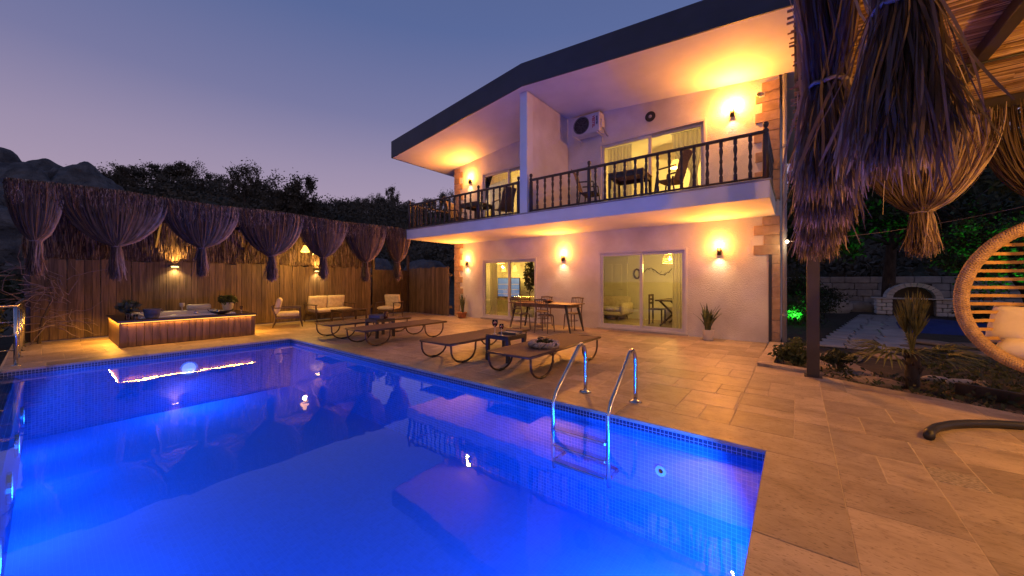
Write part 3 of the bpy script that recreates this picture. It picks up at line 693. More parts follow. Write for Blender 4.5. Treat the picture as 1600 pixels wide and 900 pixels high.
# green plant by the window
def leafy(name, rad, h, n, s, seed, m='leaf', z0=0):
    r = np.random.default_rng(seed); P = r.normal(size=(n,3)); P /= np.linalg.norm(P, axis=1)[:,None]; P *= (r.uniform(.15,1,n)**.5)[:,None]
    P = P*np.array(rad) + np.array([0,0,h])
    return npmesh(name, *leafquads(P, s, r), K[m])
def leafquads(P, s, r):
    n = len(P); a = r.normal(size=(n,3)); a /= np.linalg.norm(a, axis=1)[:,None]; c = np.cross(a, r.normal(size=(n,3))); c /= np.linalg.norm(c, axis=1)[:,None]
    sz = (s*r.uniform(.6,1.4,n))[:,None]; a = a*sz; c = c*sz*.5
    V = np.stack([P-a, P+c*.9-a*.1, P+a, P-c*.9-a*.1], 1).reshape(-1,3); return V, np.arange(4*n).reshape(-1,4)
hpz = thing('house_plant', 'tall green house plant behind the right pane of the left ground floor door', 'plant', (-7.50, 10.6, .046))
MB().lathe([(.12,0),(.16,.28),(.15,.28),(.0001,.24)], 16).obj('pot', K['whitepot'], hpz, True)
link('leaves', leafy('leaves', (.22,.22,.62), 1.45, 420, .07, 5), hpz); MB().tube([(0,0,.2),(.02,0,1.5)], [.02,.01], 6).obj('stem', K['bark'], hpz)

# ---------------------------------------------------------------- lamps on the wall: short cylinders shining up and down
def sconce(x, z, label, p=1.0, g=.55):
    t = thing('wall_lamp', label, 'wall lamp', (x, WALLY, z), group='up and down lamps on the villa front')
    MB().cbox(-.035,.035,-.03,0,-.05,.05).obj('bracket', K['black'], t)
    b = MB(); b.lathe([(.038,-.085),(.042,-.085),(.042,.085),(.038,.085),(.038,.06),(.0001,.06)], 18, (0,-.075,0)); b.obj('housing', K['black'], t, True)
    for s in (-1,1):
        b = MB(); b.lathe([(.0001,s*.066),(.036,s*.066)], 14, (0,-.075,0)); b.obj('lens', K['glow'], t)
    light('SPOT', 'lamp_up', (0,-.085,.09), SP*p*.32, WARM, t, .03, 130, 1, (R(183),0,0)); light('SPOT', 'lamp_down', (0,-.085,-.09), SP*p*.42, (1,.62,.28), t, .03, 128, 1, (R(-4),0,0))
    light('SPOT', 'halo_up', (0,-.13,.10), SP*p*3.6, (1,.30,.03), t, .05, 176, 1, (R(256),0,0)); light('POINT', 'glow', (0,-.14,.13), SP*g, (1,.34,.05), t, .05); light('SPOT', 'halo_down', (0,-.13,-.10), SP*p*1.1, (1,.42,.075), t, .05, 165, 1, (R(-63),0,0))
SP = 72
sconce(-9.66, 2.00, 'black wall lamp left of the left ground floor door')
sconce(-5.57, 2.03, 'black wall lamp between the two ground floor doors')
sconce(-1.42, 2.03, 'black wall lamp above the white-potted snake plant')
sconce(-9.50, 5.03, 'black wall lamp on the upper floor behind the left balcony', 1.0, .8)
sconce(-1.16, 5.17, 'black wall lamp on the upper floor at the right end of the balcony', .9, 2.1)
# air conditioner outdoor unit
ac = thing('air_conditioner', 'white outdoor air conditioning unit on the upper wall beside the partition', 'air conditioner', (-4.66, 9.30, 5.46))
MB().cbox(-.42,.42,0,.30,0,.54,.02).obj('casing', K['acwhite'], ac)
g = bpy.data.objects.new('fan_grille', None); COL.objects.link(g); g.parent = ac; g.location = (-.13,-.004,.27)
b = MB(); b.M = Matrix.Rotation(R(90),4,'X'); b.lathe([(.0001,-.002),(.225,-.002),(.225,.002),(.0001,.002)], 28); b.obj('fan_opening', K['black'], g)
b = MB(); b.M = Matrix.Rotation(R(90),4,'X')
for r in (.05,.09,.13,.17,.21,.235): b.tube([(r*math.cos(2*math.pi*k/28), r*math.sin(2*math.pi*k/28), .012) for k in range(28)], .0035 if r < .23 else .01, 5, closed=True)
for k in range(8): a = math.pi*2*k/8; b.tube([(.03*math.cos(a),.03*math.sin(a),.012),(.235*math.cos(a),.235*math.sin(a),.012)], .0035, 5)
b.obj('grille_wire', K['greyplastic'], g)
def lettering(txt, size, m, parent, loc, rot, name='lettering'):
    c = bpy.data.curves.new(name, 'FONT'); c.body = txt; c.size = size; c.extrude = .002; c.align_x = 'CENTER'; c.align_y = 'CENTER'; c.materials.append(m)
    c.offset = .003; o = bpy.data.objects.new(name+'_curve', c); COL.objects.link(o); bpy.context.view_layer.update()
    me = bpy.data.meshes.new_from_object(o.evaluated_get(bpy.context.evaluated_depsgraph_get())); bpy.data.objects.remove(o); me.name = name
    o = link(name, me, parent, loc); o.rotation_euler = rot; return o
lettering('VESTEL', .105, K['red'], ac, (.235,-.004,.29), (R(90), R(90), 0))
lettering('INVERTER', .05, K['navy'], ac, (.335,-.004,.31), (R(90), R(90), 0))
for s in (-.33,.33):
    b = MB(); b.cbox(s-.02,s+.02,-.02,.37,-.035,-.002); b.cbox(s-.02,s+.02,.335,.37,-.18,-.035); b.obj('bracket', K['acwhite'], ac)
b = MB(); b.cbox(.42,.46,.06,.24,.12,.34,.01); b.obj('valve_cover', K['acwhite'], ac)
b = MB(); b.tube([(.44,.15,.14),(.48,.2,.02),(.5,.3,-.06),(.5,.368,-.06)], .018, 6); b.obj('pipe', K['pvcpipe'], ac)
vt = thing('wall_vent', 'small black round vent on the upper wall above the balcony door', 'vent', (-3.0, WALLY, 5.62)); vt.rotation_euler = (R(90),0,0)
ring_mesh(.045,.13,.02,24).obj('disc', K['black'], vt); MB().lathe([(.045,.012),(.02,.028),(.0001,.03)], 14).obj('centre_cap', K['pvcpipe'], vt)
scm = thing('security_camera', 'small white security camera under the eaves at the right corner stones', 'camera', (-.60, WALLY-.03, 5.42))
MB().cbox(-.05,.05,0,.03,-.05,.05).obj('base', K['pvc'], scm); MB().tube([(0,0,0),(-.01,-.07,-.02)], .014, 8).obj('arm', K['pvc'], scm)
b = MB(); b.tube([(.0,-.05,-.0),(-.05,-.19,-.05)], [.04,.045], 12); b.obj('body', K['pvc'], scm, True); b = MB(); b.tube([(-.05,-.19,-.05),(-.053,-.197,-.053)], .036, 12); b.obj('lens', K['black'], scm)

# ---------------------------------------------------------------- balcony railing of turned balusters
balp = [(.018,.0),(.022,.0),(.022,.10),(.014,.12),(.020,.15),(.024,.20),(.017,.27),(.013,.33),(.020,.36),(.020,.39),(.013,.42),(.017,.48),(.024,.55),(.020,.60),(.014,.63),(.022,.65),(.022,.74),(.018,.74)]
BALM = MB().lathe([(r_*1.4, z_) for r_, z_ in balp], 10).mesh('baluster', K['darkwood'], True)
newp = [(.04,0),(.045,0),(.045,.78),(.03,.80),(.036,.82),(.045,.845),(.03,.87),(.022,.885),(.034,.91),(.043,.945),(.034,.98),(.0001,.995)]
NEWM = MB().lathe(newp, 10).mesh('newel', K['darkwood'], True)
def railing(pts, label, newels, step=.22):
    x0, y0 = pts[0]
    t = thing('balcony_railing', label, 'railing', (x0, y0, SLZ1), group='turned wooden balcony railings')
    for (xa, ya), (xb, yb) in zip(pts, pts[1:]):
        Ln = math.hypot(xb-xa, yb-ya); an = math.atan2(yb-ya, xb-xa)
        for nm, z0, z1, hw in (('handrail', .80, .85, .035), ('bottom_rail', .03, .065, .028)):
            b = MB(); b.cbox(0, Ln, -hw, hw, z0, z1, .01); o = b.obj(nm, K['darkwood'], t); o.location = (xa-x0, ya-y0, 0); o.rotation_euler[2] = an
        n = max(1, round(Ln/step))
        for k in range(1, n):
            xx, yy = xa+(xb-xa)*k/n, ya+(yb-ya)*k/n
            if any(math.hypot(xx-p[0], yy-p[1]) < .1 for p in newels): continue
            link('baluster', BALM, t, (xx-x0, yy-y0, .063))
    for p in newels: link('newel', NEWM, t, (p[0]-x0, p[1]-y0, 0))
    return t
rl = railing([(-5.36, 7.60), (-.42, 7.60)], 'dark turned wooden railing along the right part of the balcony', [(-5.33,7.60), (-3.72,7.60), (-.42,7.60)])
railing([(-.42, 7.60), (-.42, 9.62)], 'dark turned wooden railing closing the right end of the balcony', [])
railing([(-5.70, 7.60), (-10.36, 7.60), (-10.36, 9.62)], 'dark turned wooden railing around the left part of the balcony', [(-5.73,7.60), (-7.16,7.60), (-10.36,7.60), (-10.33,9.60)])

# ---------------------------------------------------------------- balcony furniture
def balcony_table(loc, rz, label):
    t = thing('balcony_table', label, 'table', loc, rz, 'balcony tables')
    b = MB()
    for x in (-.36,.36):
        for y in (-.36,.36): MB().cbox(x-.03,x+.03,y-.03,y+.03,0,.70).obj('leg', K['darkwood'], t)
    for y in (-.36,.36): MB().cbox(-.33,.33,y-.015,y+.015,.60,.70).obj('apron', K['darkwood'], t)
    for x in (-.36,.36): MB().cbox(x-.015,x+.015,-.33,.33,.60,.70).obj('apron', K['darkwood'], t)
    for k in range(7): MB().cbox(-.40,.40,-.40+k*.116,-.40+k*.116+.104,.702,.725).obj('top_slat', K['midwood'], t)
def balcony_chair(loc, rz, label):
    t = thing('balcony_chair', label, 'chair', loc, rz, 'balcony armchairs')      # faces +x
    for s in (-1,1):
        y = s*.25
        MB().tube([(-.20,y,0),(-.14,y,.40),(-.16,y,.44)], .017, 6).obj('leg', K['darkwood'], t)
        MB().tube([(.26,y,0),(.20,y,.40),(.17,y,.64)], .017, 6).obj('leg', K['darkwood'], t)
        MB().tube([(.17,y,.64),(-.22,y,.66)], .018, 6).obj('armrest', K['darkwood'], t)
        MB().tube([(.21,y,.40),(-.17,y,.38)], .017, 6).obj('side_rail', K['darkwood'], t)
    pr = [(.22,.42),(-.10,.39),(-.17,.42),(-.23,.60),(-.30,.85),(-.38,1.02)]
    b = MB(); n = len(pr)
    vs = [(x,y,z) for y in (-.23,.23) for x,z in pr] + [(x,y,z-.018) for y in (-.23,.23) for x,z in pr]
    fs = [(i,i+1,n+i+1,n+i) for i in range(n-1)] + [(2*n+i,3*n+i,3*n+i+1,2*n+i+1) for i in range(n-1)] + [(i,2*n+i,2*n+i+1,i+1) for i in range(n-1)] + [(n+i,n+i+1,3*n+i+1,3*n+i) for i in range(n-1)] + [(0,n,3*n,2*n),(n-1,3*n-1,4*n-1,2*n-1)]
    b.add(vs, fs); b.obj('sling_seat', K['sling'], t)
balcony_table((-3.05,8.35,SLZ1), R(4), 'square slatted balcony table between two armchairs on the right balcony')
balcony_chair((-2.15,8.30,SLZ1), R(172), 'brown sling armchair right of the table on the right balcony')
balcony_chair((-4.05,8.25,SLZ1), R(12), 'brown sling armchair left of the table on the right balcony')
balcony_table((-8.15,8.55,SLZ1), R(2), 'square slatted table on the left balcony')
balcony_chair((-7.0,8.50,SLZ1), R(165), 'brown sling armchair right of the table on the left balcony')
balcony_chair((-9.2,8.75,SLZ1), R(10), 'brown sling armchair at the left end of the left balcony')
# floor light in the corner of the left balcony
fl = thing('floor_light', 'small bright spot light on the floor of the left balcony beside the pillar', 'floor light', (-6.0, 8.6, SLZ1))
MB().lathe([(.05,0),(.06,.01),(.06,.05),(.04,.06),(.0001,.06)], 14).obj('housing', K['steel'], fl); MB().lathe([(.0001,.066),(.036,.062)], 14).obj('lens', K['glowwhite'], fl)
# ================================================================ terrace furniture
K['boxblue'] = mat('blue_grey_card', (.06,.065,.13), (.08,.085,.16), 6, rough=.6); K['darkred'] = mat('dark_red_glaze', (.07,.015,.012), rough=.3)
def lounger(loc, label):
    t = thing('sun_lounger', label, 'sun lounger', loc, group='brown mesh sun loungers by the pool')
    hw, L2 = .37, 1.10
    for s in (-1,1):
        x = s*hw
        b = MB(); b.tube([(x,-L2,.325),(x,-.2,.325),(x,L2,.335)], .018, 8); b.obj('side_rail', K['bronze'], t, True)
        for ya, yb in ((-L2+.03,-L2+.60), (L2-.68,L2-.12)):
            ym = (ya+yb)/2; P = []
            for k in range(13):
                a = math.pi*k/12; yy = ym-(yb-ya)/2*math.cos(a)*(1 if abs(math.cos(a)) < .75 else 1)
                zz = .315-.30*math.sin(a)**.62
                P.append((x, yy, zz))
            b = MB(); b.tube(P, .016, 8); b.obj('leg', K['bronze'], t, True)
            b = MB(); b.tube([(x,ym-.06,.014),(x,ym+.06,.014)], .021, 8); b.obj('foot_cap', K['black'], t, True)
    for y, z in ((-L2,.325),(-L2+.62,.31),(L2-.7,.31),(L2,.335)):
        b = MB(); b.tube([(-hw,y,z),(hw,y,z)], .016, 8); b.obj('cross_bar', K['bronze'], t, True)
    # sling: a shallow sagging sheet with a seam where the backrest folds
    def sling(y0, y1, nm, z0, z1):
        nx, ny = 8, 10; V = []; F = []
        for j in range(ny+1):
            for i in range(nx+1):
                s = i/nx*2-1; q = j/ny; V.append((s*(hw+.004), y0+(y1-y0)*q, z0+(z1-z0)*q+.024-.022*(1-s*s)))
        for j in range(ny):
            for i in range(nx): a = j*(nx+1)+i; F.append((a,a+1,a+nx+2,a+nx+1))
        V = np.array(V); V2 = V-np.array([0,0,.008]); n = len(V); F = np.array(F)
        link(nm, npmesh(nm, np.vstack([V,V2]), np.vstack([F, F[:,::-1]+n]), K['sling'], True), t)
    sling(-L2-.01, .28, 'seat_sling', .323, .325); sling(.30, L2+.01, 'back_sling', .326, .337)
    b = MB(); b.cbox(-hw+.02,hw-.02,.281,.299,.30,.318,.004); b.obj('hinge_bar', K['bronze'], t)
lounger((-8.72,5.07,0), 'sun lounger farthest left, in front of the coffee table')
lounger((-7.245,5.05,0), 'sun lounger second from the left, next to the dark box on the side table')
lounger((-4.72,5.05,0), 'sun lounger left of the side table with the wine glass')
lounger((-3.155,5.03,0), 'sun lounger nearest the pool ladder, with a round basket on it')
def side_table(loc, label):
    t = thing('side_table', label, 'side table', loc, group='dark side tables between the loungers')
    for x in (-.22,.22):
        for y in (-.22,.22): MB().cbox(x-.03,x+.03,y-.03,y+.03,0,.42).obj('leg', K['postmetal'], t)
    for x in (-.22,.22): MB().cbox(x-.03,x+.03,-.19,.19,.37,.42).obj('rail', K['postmetal'], t)
    for y in (-.22,.22): MB().cbox(-.19,.19,y-.03,y+.03,.37,.42).obj('rail', K['postmetal'], t)
    for k in range(4): MB().cbox(-.25,.25,-.25+k*.126,-.25+k*.126+.119,.422,.44).obj('top_slat', K['postmetal'], t)
side_table((-3.95,4.88,0), 'dark side table between the two right loungers, holding a wine glass')
side_table((-7.98,5.0,0), 'dark side table between the two left loungers')
def wine_glass(loc, label, m='glass', s=1.0):
    t = thing('wine_glass', label, 'glass', loc)
    MB().lathe([(.036*s,0),(.036*s,.004),(.006,.01),(.004*s,.09*s),(.008,.10*s)], 16).obj('stem', K['winestem'], t, True)
    MB().lathe([(.008*s,.10*s),(.034*s,.125*s),(.044*s,.165*s),(.040*s,.21*s),(.038*s,.21*s),(.041*s,.165*s),(.03*s,.13*s),(.0001,.112*s)], 18).obj('bowl', K['winebowl'], t, True)
    MB().lathe([(.0001,.115*s),(.029*s,.132*s),(.0395*s,.16*s),(.0001,.162*s)], 16).obj('wine', K['wine'], t, True)
K['winestem'] = mat('stem_glass', (.55,.50,.52), rough=.1); K['wine'] = mat('rose_wine', (.16,.03,.05), rough=.15)
K['winebowl'] = sheet_glass('bowl_glass', (.92,.85,.88), 1.5)
wine_glass((-4.08,4.74,.44), 'wine glass on the side table between the right loungers', s=1.15)
wine_glass((-3.90,4.70,.44), 'empty stemmed glass beside the tray on the right side table', s=.9)
tr = thing('serving_tray', 'low dark tray with a folded magazine on the right side table', 'tray', (-3.92,4.97,.44), R(8))
MB().cbox(-.17,.17,-.12,.12,0,.012).obj('base', K['greyplastic'], tr)
for y in (-.12,.12): MB().cbox(-.17,.17,y-.006,y+.006,.012,.035).obj('rim', K['greyplastic'], tr)
MB().cbox(-.12,.10,-.08,.08,.0125,.022).obj('magazine', K['pvcpipe'], tr)
def woven_ring():
    t = thing('round_basket', 'round woven basket with a pale fuzzy rim on the lounger nearest the ladder', 'basket', (-3.08,4.74,.328))
    b = MB(); r = random.Random(3)
    for k in range(70):
        a0 = r.uniform(0, 2*math.pi); P = []
        for q in range(7):
            a = a0+q*.16; rad = .19+.045*math.cos(q*1.1+k)+r.uniform(-.012,.012); P.append((rad*math.cos(a), rad*math.sin(a), .05+.038*math.sin(q*1.1+k)+r.uniform(-.008,.008)))
        b.tube(P, .011, 5)
    b.obj('woven_rim', K['palewicker'], t, True)
    MB().lathe([(.15,.004),(.18,.02),(.17,.06),(.15,.075),(.13,.05),(.0001,.03)], 22).obj('bowl', K['greyplastic'], t, True)
    link('foliage', leafy('foliage', (.13,.13,.03), .085, 120, .035, 9, 'leafdark'), t)
K['palewicker'] = mat('pale_wicker', (.30,.25,.24), (.46,.40,.38), 20, rough=.9)
woven_ring()
cp = thing('dark_cup', 'small round dark cup on the lounger edge next to the woven basket', 'cup', (-3.30,4.98,.330))
MB().lathe([(.035,0),(.055,.03),(.06,.065),(.05,.10),(.042,.10),(.05,.065),(.045,.03),(.0001,.02)], 18).obj('bowl', K['black'], cp, True)
MB().tube([(.055,0,.08),(.085,0,.07),(.085,0,.045),(.057,0,.035)], .007, 6).obj('handle', K['black'], cp)
bx = thing('dark_box', 'low blue-grey box on the side table between the left loungers', 'box', (-8.02,4.95,.44), R(10))
MB().cbox(-.19,.19,-.10,.10,0,.07,.006).obj('body', K['boxblue'], bx); MB().cbox(-.195,.195,-.105,.105,.071,.088,.006).obj('lid', K['boxblue'], bx)

for i, (x, y) in enumerate(((-7.92,5.12),(-7.84,5.05))):
    c = thing('dark_mug', 'dark mug behind the box on the left side table, %s of two' % ('left' if i == 0 else 'right'), 'mug', (x,y,.44))
    MB().lathe([(.034,0),(.04,.01),(.04,.16),(.035,.16),(.035,.02),(.0001,.015)], 14).obj('cup', K['darkred'], c, True); MB().tube([(.04,0,.13),(.065,0,.12),(.065,0,.06),(.04,0,.05)], .006, 6).obj('handle', K['darkred'], c)

# ---- dining table and chairs
dt_ = thing('dining_table', 'wooden dining table with black splayed legs in front of the villa wall', 'table', (-5.48,8.52,0), R(1))
MB().cbox(-.98,.98,-.42,.42,.722,.75,.006).obj('tabletop', K['midwood'], dt_)
for y in (-.34,.34): MB().cbox(-.84,.84,y-.012,y+.012,.64,.721).obj('apron', K['midwood'], dt_)
for x in (-.84,.84): MB().cbox(x-.012,x+.012,-.32,.32,.64,.721).obj('apron', K['midwood'], dt_)
for sx_ in (-1,1):
    for sy in (-1,1):
        b = MB(); b.tube([(sx_*.80,sy*.32,.72),(sx_*.96,sy*.37,0)], [.042,.020], 8); b.obj('leg', K['black'], dt_)
def dining_chair(loc, rz, label):
    t = thing('dining_chair', label, 'chair', loc, rz, 'wooden spindle-back dining chairs')       # faces +y
    m = K['chairwood']
    MB().lathe([(.0001,.43),(.19,.43),(.205,.44),(.205,.455),(.19,.465),(.0001,.46)], 20).obj('seat', m, t)
    for x, y in ((-.15,.15),(.15,.15)): MB().tube([(x,y,.43),(x*1.2,y*1.15,0)], [.018,.012], 6).obj('leg', m, t)
    for s in (-1,1): MB().tube([(s*.19,-.26,0),(s*.165,-.185,.43),(s*.17,-.22,.70),(s*.18,-.27,.88)], [.013,.018,.016,.013], 6).obj('leg', m, t)
    MB().tube([(-.19,-.26,.86),(0,-.30,.875),(.19,-.26,.86)], .022, 6).obj('top_rail', m, t)
    MB().tube([(-.17,-.21,.60),(0,-.235,.60),(.17,-.21,.60)], .013, 6).obj('back_rail', m, t)
    for k in range(6): x = -.13+k*.052; MB().tube([(x,-.225,.60),(x*1.06,-.285,.865)], .007, 5).obj('spindle', m, t)
    MB().tube([(.15*math.cos(a),.15*math.sin(a),.24) for a in [2*math.pi*k/14 for k in range(14)]], .008, 5, closed=True).obj('stretcher_ring', m, t)
K['chairwood'] = mat('chair_wood', (.13,.085,.055), (.22,.15,.10), 9, rough=.5)
dining_chair((-6.02,8.12,0), R(-4), 'spindle-back chair on the pool side of the dining table, left one')
dining_chair((-5.22,8.10,0), R(6), 'spindle-back chair on the pool side of the dining table, right one')
dining_chair((-4.95,9.08,0), R(176), 'spindle-back chair on the wall side of the dining table, right one')
dining_chair((-5.95,9.08,0), R(184), 'spindle-back chair on the wall side of the dining table, left one')
brd = thing('serving_board', 'long wooden serving board on the left of the dining table', 'board', (-6.02,8.56,.75), R(2))
MB().cbox(-.34,.34,-.14,.14,0,.022).obj('board', K['midwood'], brd); MB().tube([(.34,0,.011),(.44,0,.011)], .016, 6).obj('handle', K['midwood'], brd)
plt = thing('fruit_bowl', 'shallow dark bowl in the middle of the dining table', 'bowl', (-5.38,8.50,.75))
MB().lathe([(.06,0),(.13,.035),(.17,.06),(.16,.062),(.12,.04),(.0001,.018)], 20).obj('dish', K['darkwood'], plt, True)
for k in range(4): MB().lathe([(.0001,0),(.028,.012),(.036,.034),(.026,.056),(.0001,.062)], 10, (.06*math.cos(k*1.6),.06*math.sin(k*1.6),.03)).obj('fruit', K['terracotta'], plt, True)

# ---- snake plants in pots
def snake_plant(loc, label, h, n, spread, pot, seed):
    t = thing('snake_plant', label, 'plant', loc); r = random.Random(seed)
    if pot == 'white': MB().lathe([(.095,0),(.10,.005),(.125,.235),(.127,.24),(.116,.24),(.112,.20),(.0001,.195)], 22).obj('pot', K['whitepot'], t, True); zt = .19
    else: MB().lathe([(.13,0),(.135,.005),(.16,.15),(.175,.155),(.175,.21),(.155,.21),(.15,.17),(.0001,.165)], 22).obj('pot', K['terracotta'], t, True); zt = .16
    for k in range(n):
        a = r.uniform(0, 2*math.pi); hh = h*r.uniform(.55,1); lean = spread*r.uniform(.15,1); w0 = r.uniform(.024,.034); r0 = r.uniform(.0,.06)
        b = MB(); P = []; m_ = 7; tw = r.uniform(0, math.pi)
        for j in range(m_+1):
            q = j/m_; d = r0+lean*q*q; c = Vector((d*math.cos(a), d*math.sin(a), zt+hh*q)); wd = w0*(.7+1.1*q-1.75*q**3.2)
            if j == m_: wd = .001
            ang = tw+q*.9; e = Vector((math.cos(ang), math.sin(ang), 0)); f_ = Vector((-math.sin(ang), math.cos(ang), 0))*.004
            P += [c-e*wd, c+f_, c+e*wd, c-f_]
        fs = []
        for j in range(m_):
            for i in range(4): fs.append((j*4+i, j*4+(i+1) % 4, (j+1)*4+(i+1) % 4, (j+1)*4+i))
        b.add(P, fs); b.obj('leaf', K['snake'], t, True)
snake_plant((-1.60,9.33,0), 'snake plant in a white pot against the wall right of the big glass door', .68, 21, .32, 'white', 4)
snake_plant((-9.66,9.38,0), 'tall snake plant in a terracotta pot at the left corner of the villa', .78, 16, .16, 'terra', 8)

# ---- lounge set under the pergola
def lounge_seat(t, w, n):
    hw = w/2; m = K['darkwood']                                        # faces +y
    for s in (-1,1):
        x = s*(hw+.04)
        MB().tube([(x,.36,0),(x,.30,.30),(x,.29,.56)], [.016,.022,.02], 6).obj('leg', m, t)
        MB().tube([(x,-.38,0),(x,-.30,.30),(x,-.40,.62)], [.016,.022,.018], 6).obj('leg', m, t)
        MB().cbox(x-.035,x+.035,-.40,.33,.555,.58).obj('armrest', m, t)
        MB().cbox(x-.015,x+.015,-.30,.30,.25,.30).obj('side_rail', m, t)
    MB().cbox(-hw,hw,.25,.29,.24,.30).obj('front_rail', m, t); MB().cbox(-hw,hw,-.31,-.27,.24,.30).obj('back_rail', m, t)
    b = MB(); b.tube([(-hw-.03,-.40,.62),(hw+.03,-.40,.62)], .018, 6); b.obj('top_rail', m, t)
    for k in range(int(w/.14)):
        x = -hw+.07+k*.14; MB().tube([(x,-.29,.28),(x,-.40,.62)], .008, 5).obj('back_slat', m, t)
    cw = w/n
    for k in range(n):
        x0 = -hw+k*cw; b = pillow(cw-.012, .60, .14); o = link('seat_cushion', b, t, (x0+cw/2,.01,.37))
        o = link('back_cushion', pillow(cw-.02, .46, .15, tuft=True), t, (x0+cw/2,-.26,.62)); o.rotation_euler = (R(78),0,0)
def pillow(w, h, th, tuft=False):
    nx, ny = 14, 10; V = []; F = []
    for side in (1,-1):
        for j in range(ny+1):
            for i in range(nx+1):
                s, q = i/nx*2-1, j/ny*2-1; e = (1-abs(s)**6)*(1-abs(q)**6); z = side*th/2*(.35+.65*max(e,0)**.5)
                if abs(s) == 1 or abs(q) == 1: z = side*th*.18
                if tuft:
                    for a, c in ((-.45,.15),(.45,.15)): z -= side*.02*math.exp(-(((s-a)/.16)**2+((q-c)/.2)**2))
                V.append((s*w/2*(1-.02*abs(q)**4), q*h/2*(1-.02*abs(s)**4), z))
    n = (nx+1)*(ny+1)
    for sd in (0,1):
        for j in range(ny):
            for i in range(nx): a = sd*n+j*(nx+1)+i; f = (a,a+1,a+nx+2,a+nx+1); F.append(f if sd == 0 else f[::-1])
    for i in range(nx):
        for j in (0, ny): a = j*(nx+1)+i; f = (a,a+1,n+a+1,n+a); F.append(f[::-1] if j == 0 else f)
    for j in range(ny):
        for i in (0, nx): a = j*(nx+1)+i; f = (a,a+nx+1,n+a+nx+1,n+a); F.append(f if i == 0 else f[::-1])
    return npmesh('cushion', V, F, K['cushion'], True)
t = thing('lounge_armchair', 'wooden armchair with cream cushions left of the outdoor sofa, seen from its side', 'armchair', (-12.02,4.48,0), R(-22), 'cream cushioned lounge set'); lounge_seat(t, .62, 1)
t = thing('outdoor_sofa', 'two-seat outdoor sofa with cream cushions against the fence', 'sofa', (-12.55,6.0,0), R(-90+6), 'cream cushioned lounge set'); lounge_seat(t, 1.30, 2)
t = thing('lounge_armchair', 'wooden armchair with cream cushions right of the outdoor sofa, by the dark gate', 'armchair', (-11.75,7.72,0), R(207), 'cream cushioned lounge set'); lounge_seat(t, .62, 1)
ct = thing('coffee_table', 'low dark coffee table in front of the outdoor sofa', 'table', (-11.55,6.12,0), R(4))
for x in (-.30,.30):
    for y in (-.42,.42): MB().cbox(x-.025,x+.025,y-.025,y+.025,0,.395).obj('leg', K['darkwood'], ct)
for k in range(6): MB().cbox(-.34+k*.114,-.34+k*.114+.106,-.46,.46,.40,.425).obj('top_slat', K['darkwood'], ct)
for y in (-.42,.42): MB().cbox(-.27,.27,y-.015,y+.015,.34,.395).obj('apron', K['darkwood'], ct)

# ---- hot tub with timber cladding
JX0, JX1, JY0, JY1, JH = -12.75, -10.68, .90, 3.22, .55
hot = thing('hot_tub', 'square hot tub in a brown timber surround with glowing strip under its rim', 'hot tub', ((JX0+JX1)/2,(JY0+JY1)/2,0))
def jp(b, name, m, smooth=False):
    o = b.obj(name, m, hot, smooth); o.location = (-(JX0+JX1)/2, -(JY0+JY1)/2, 0); return o
b = MB(); b.box(JX0+.03,JX1-.03,JY0+.03,JY1-.03,0,JH-.3); jp(b, 'core', K['black'])
r = random.Random(5)
y = JY0
while y < JY1-.02:
    wd = min(.118, JY1-y); b = MB(); p = r.uniform(0,.004); b.cbox(JX1-.028,JX1-p,y+.002,y+wd-.002,.01,JH-.065,.004); jp(b, 'cladding_board', K['woodred']); y += wd
x = JX0
while x < JX1-.03:
    wd = min(.118, JX1-.03-x)
    for yy in (JY0+.0, JY1-.028):
        b = MB(); b.cbox(x+.002,x+wd-.002,yy,yy+.028,.01,JH-.065,.004); jp(b, 'cladding_board', K['woodred'])
    x += wd
# rim: four boards round the tub opening
TX0, TX1, TY0, TY1 = JX0+.22, JX1-.26, JY0+.34, JY1-.36
for a in ((JX0-.03,JX1+.035,JY0-.03,TY0),(JX0-.03,JX1+.035,TY1,JY1+.03),(TX1,JX1+.035,TY0+.002,TY1-.002),(JX0-.03,TX0,TY0+.002,TY1-.002)):
    b = MB(); b.cbox(*a, JH-.045, JH, .008); jp(b, 'rim_board', K['darkwood'])
# acrylic shell: raised lip and sunken basin
b = MB(); lip = JH+.035
prof = [(0,lip),(.05,lip+.01),(.10,lip-.01),(.16,lip-.20),(.28,lip-.38)]
rings = []
for inset, z in [(-.03,JH+.002)]+prof: rings.append([(TX0+inset,TY0+inset,z),(TX1-inset,TY0+inset,z),(TX1-inset,TY1-inset,z),(TX0+inset,TY1-inset,z)])
vs = [p for rg in rings for p in rg]; fs = [(i*4+k, i*4+(k+1) % 4, (i+1)*4+(k+1) % 4, (i+1)*4+k) for i in range(len(rings)-1) for k in range(4)]; fs.append(tuple(range(len(vs)-4, len(vs))))
b.add(vs, fs); jp(b, 'shell', K['tub'])
b = MB(); b.quad((TX0+.12,TY0+.12,lip-.09),(TX1-.12,TY0+.12,lip-.09),(TX1-.12,TY1-.12,lip-.09),(TX0+.12,TY1-.12,lip-.09)); jp(b, 'tub_water', K['glass'])
for yy in (TY0+.9, TY0+1.3): b = MB(); b.lathe([(.03,0),(.035,.03),(.02,.07),(.0001,.075)], 12, (TX1-.04,yy,lip)); jp(b, 'valve_knob', K['steel'], True)
b = MB(); b.cbox(TX0-.02,TX0+.10,TY0+1.0,TY0+1.5,lip+.012,lip+.15,.03); jp(b, 'headrest', K['tub'], True)
b = MB(); b.box(JX1-.004,JX1+.012,JY0+.02,JY1-.02,JH-.062,JH-.047); b.box(JX0+.05,JX1,JY0-.012,JY0+.004,JH-.062,JH-.047); b.box(JX0+.05,JX1,JY1-.004,JY1+.012,JH-.062,JH-.047); jp(b, 'light_strip', K['led'])
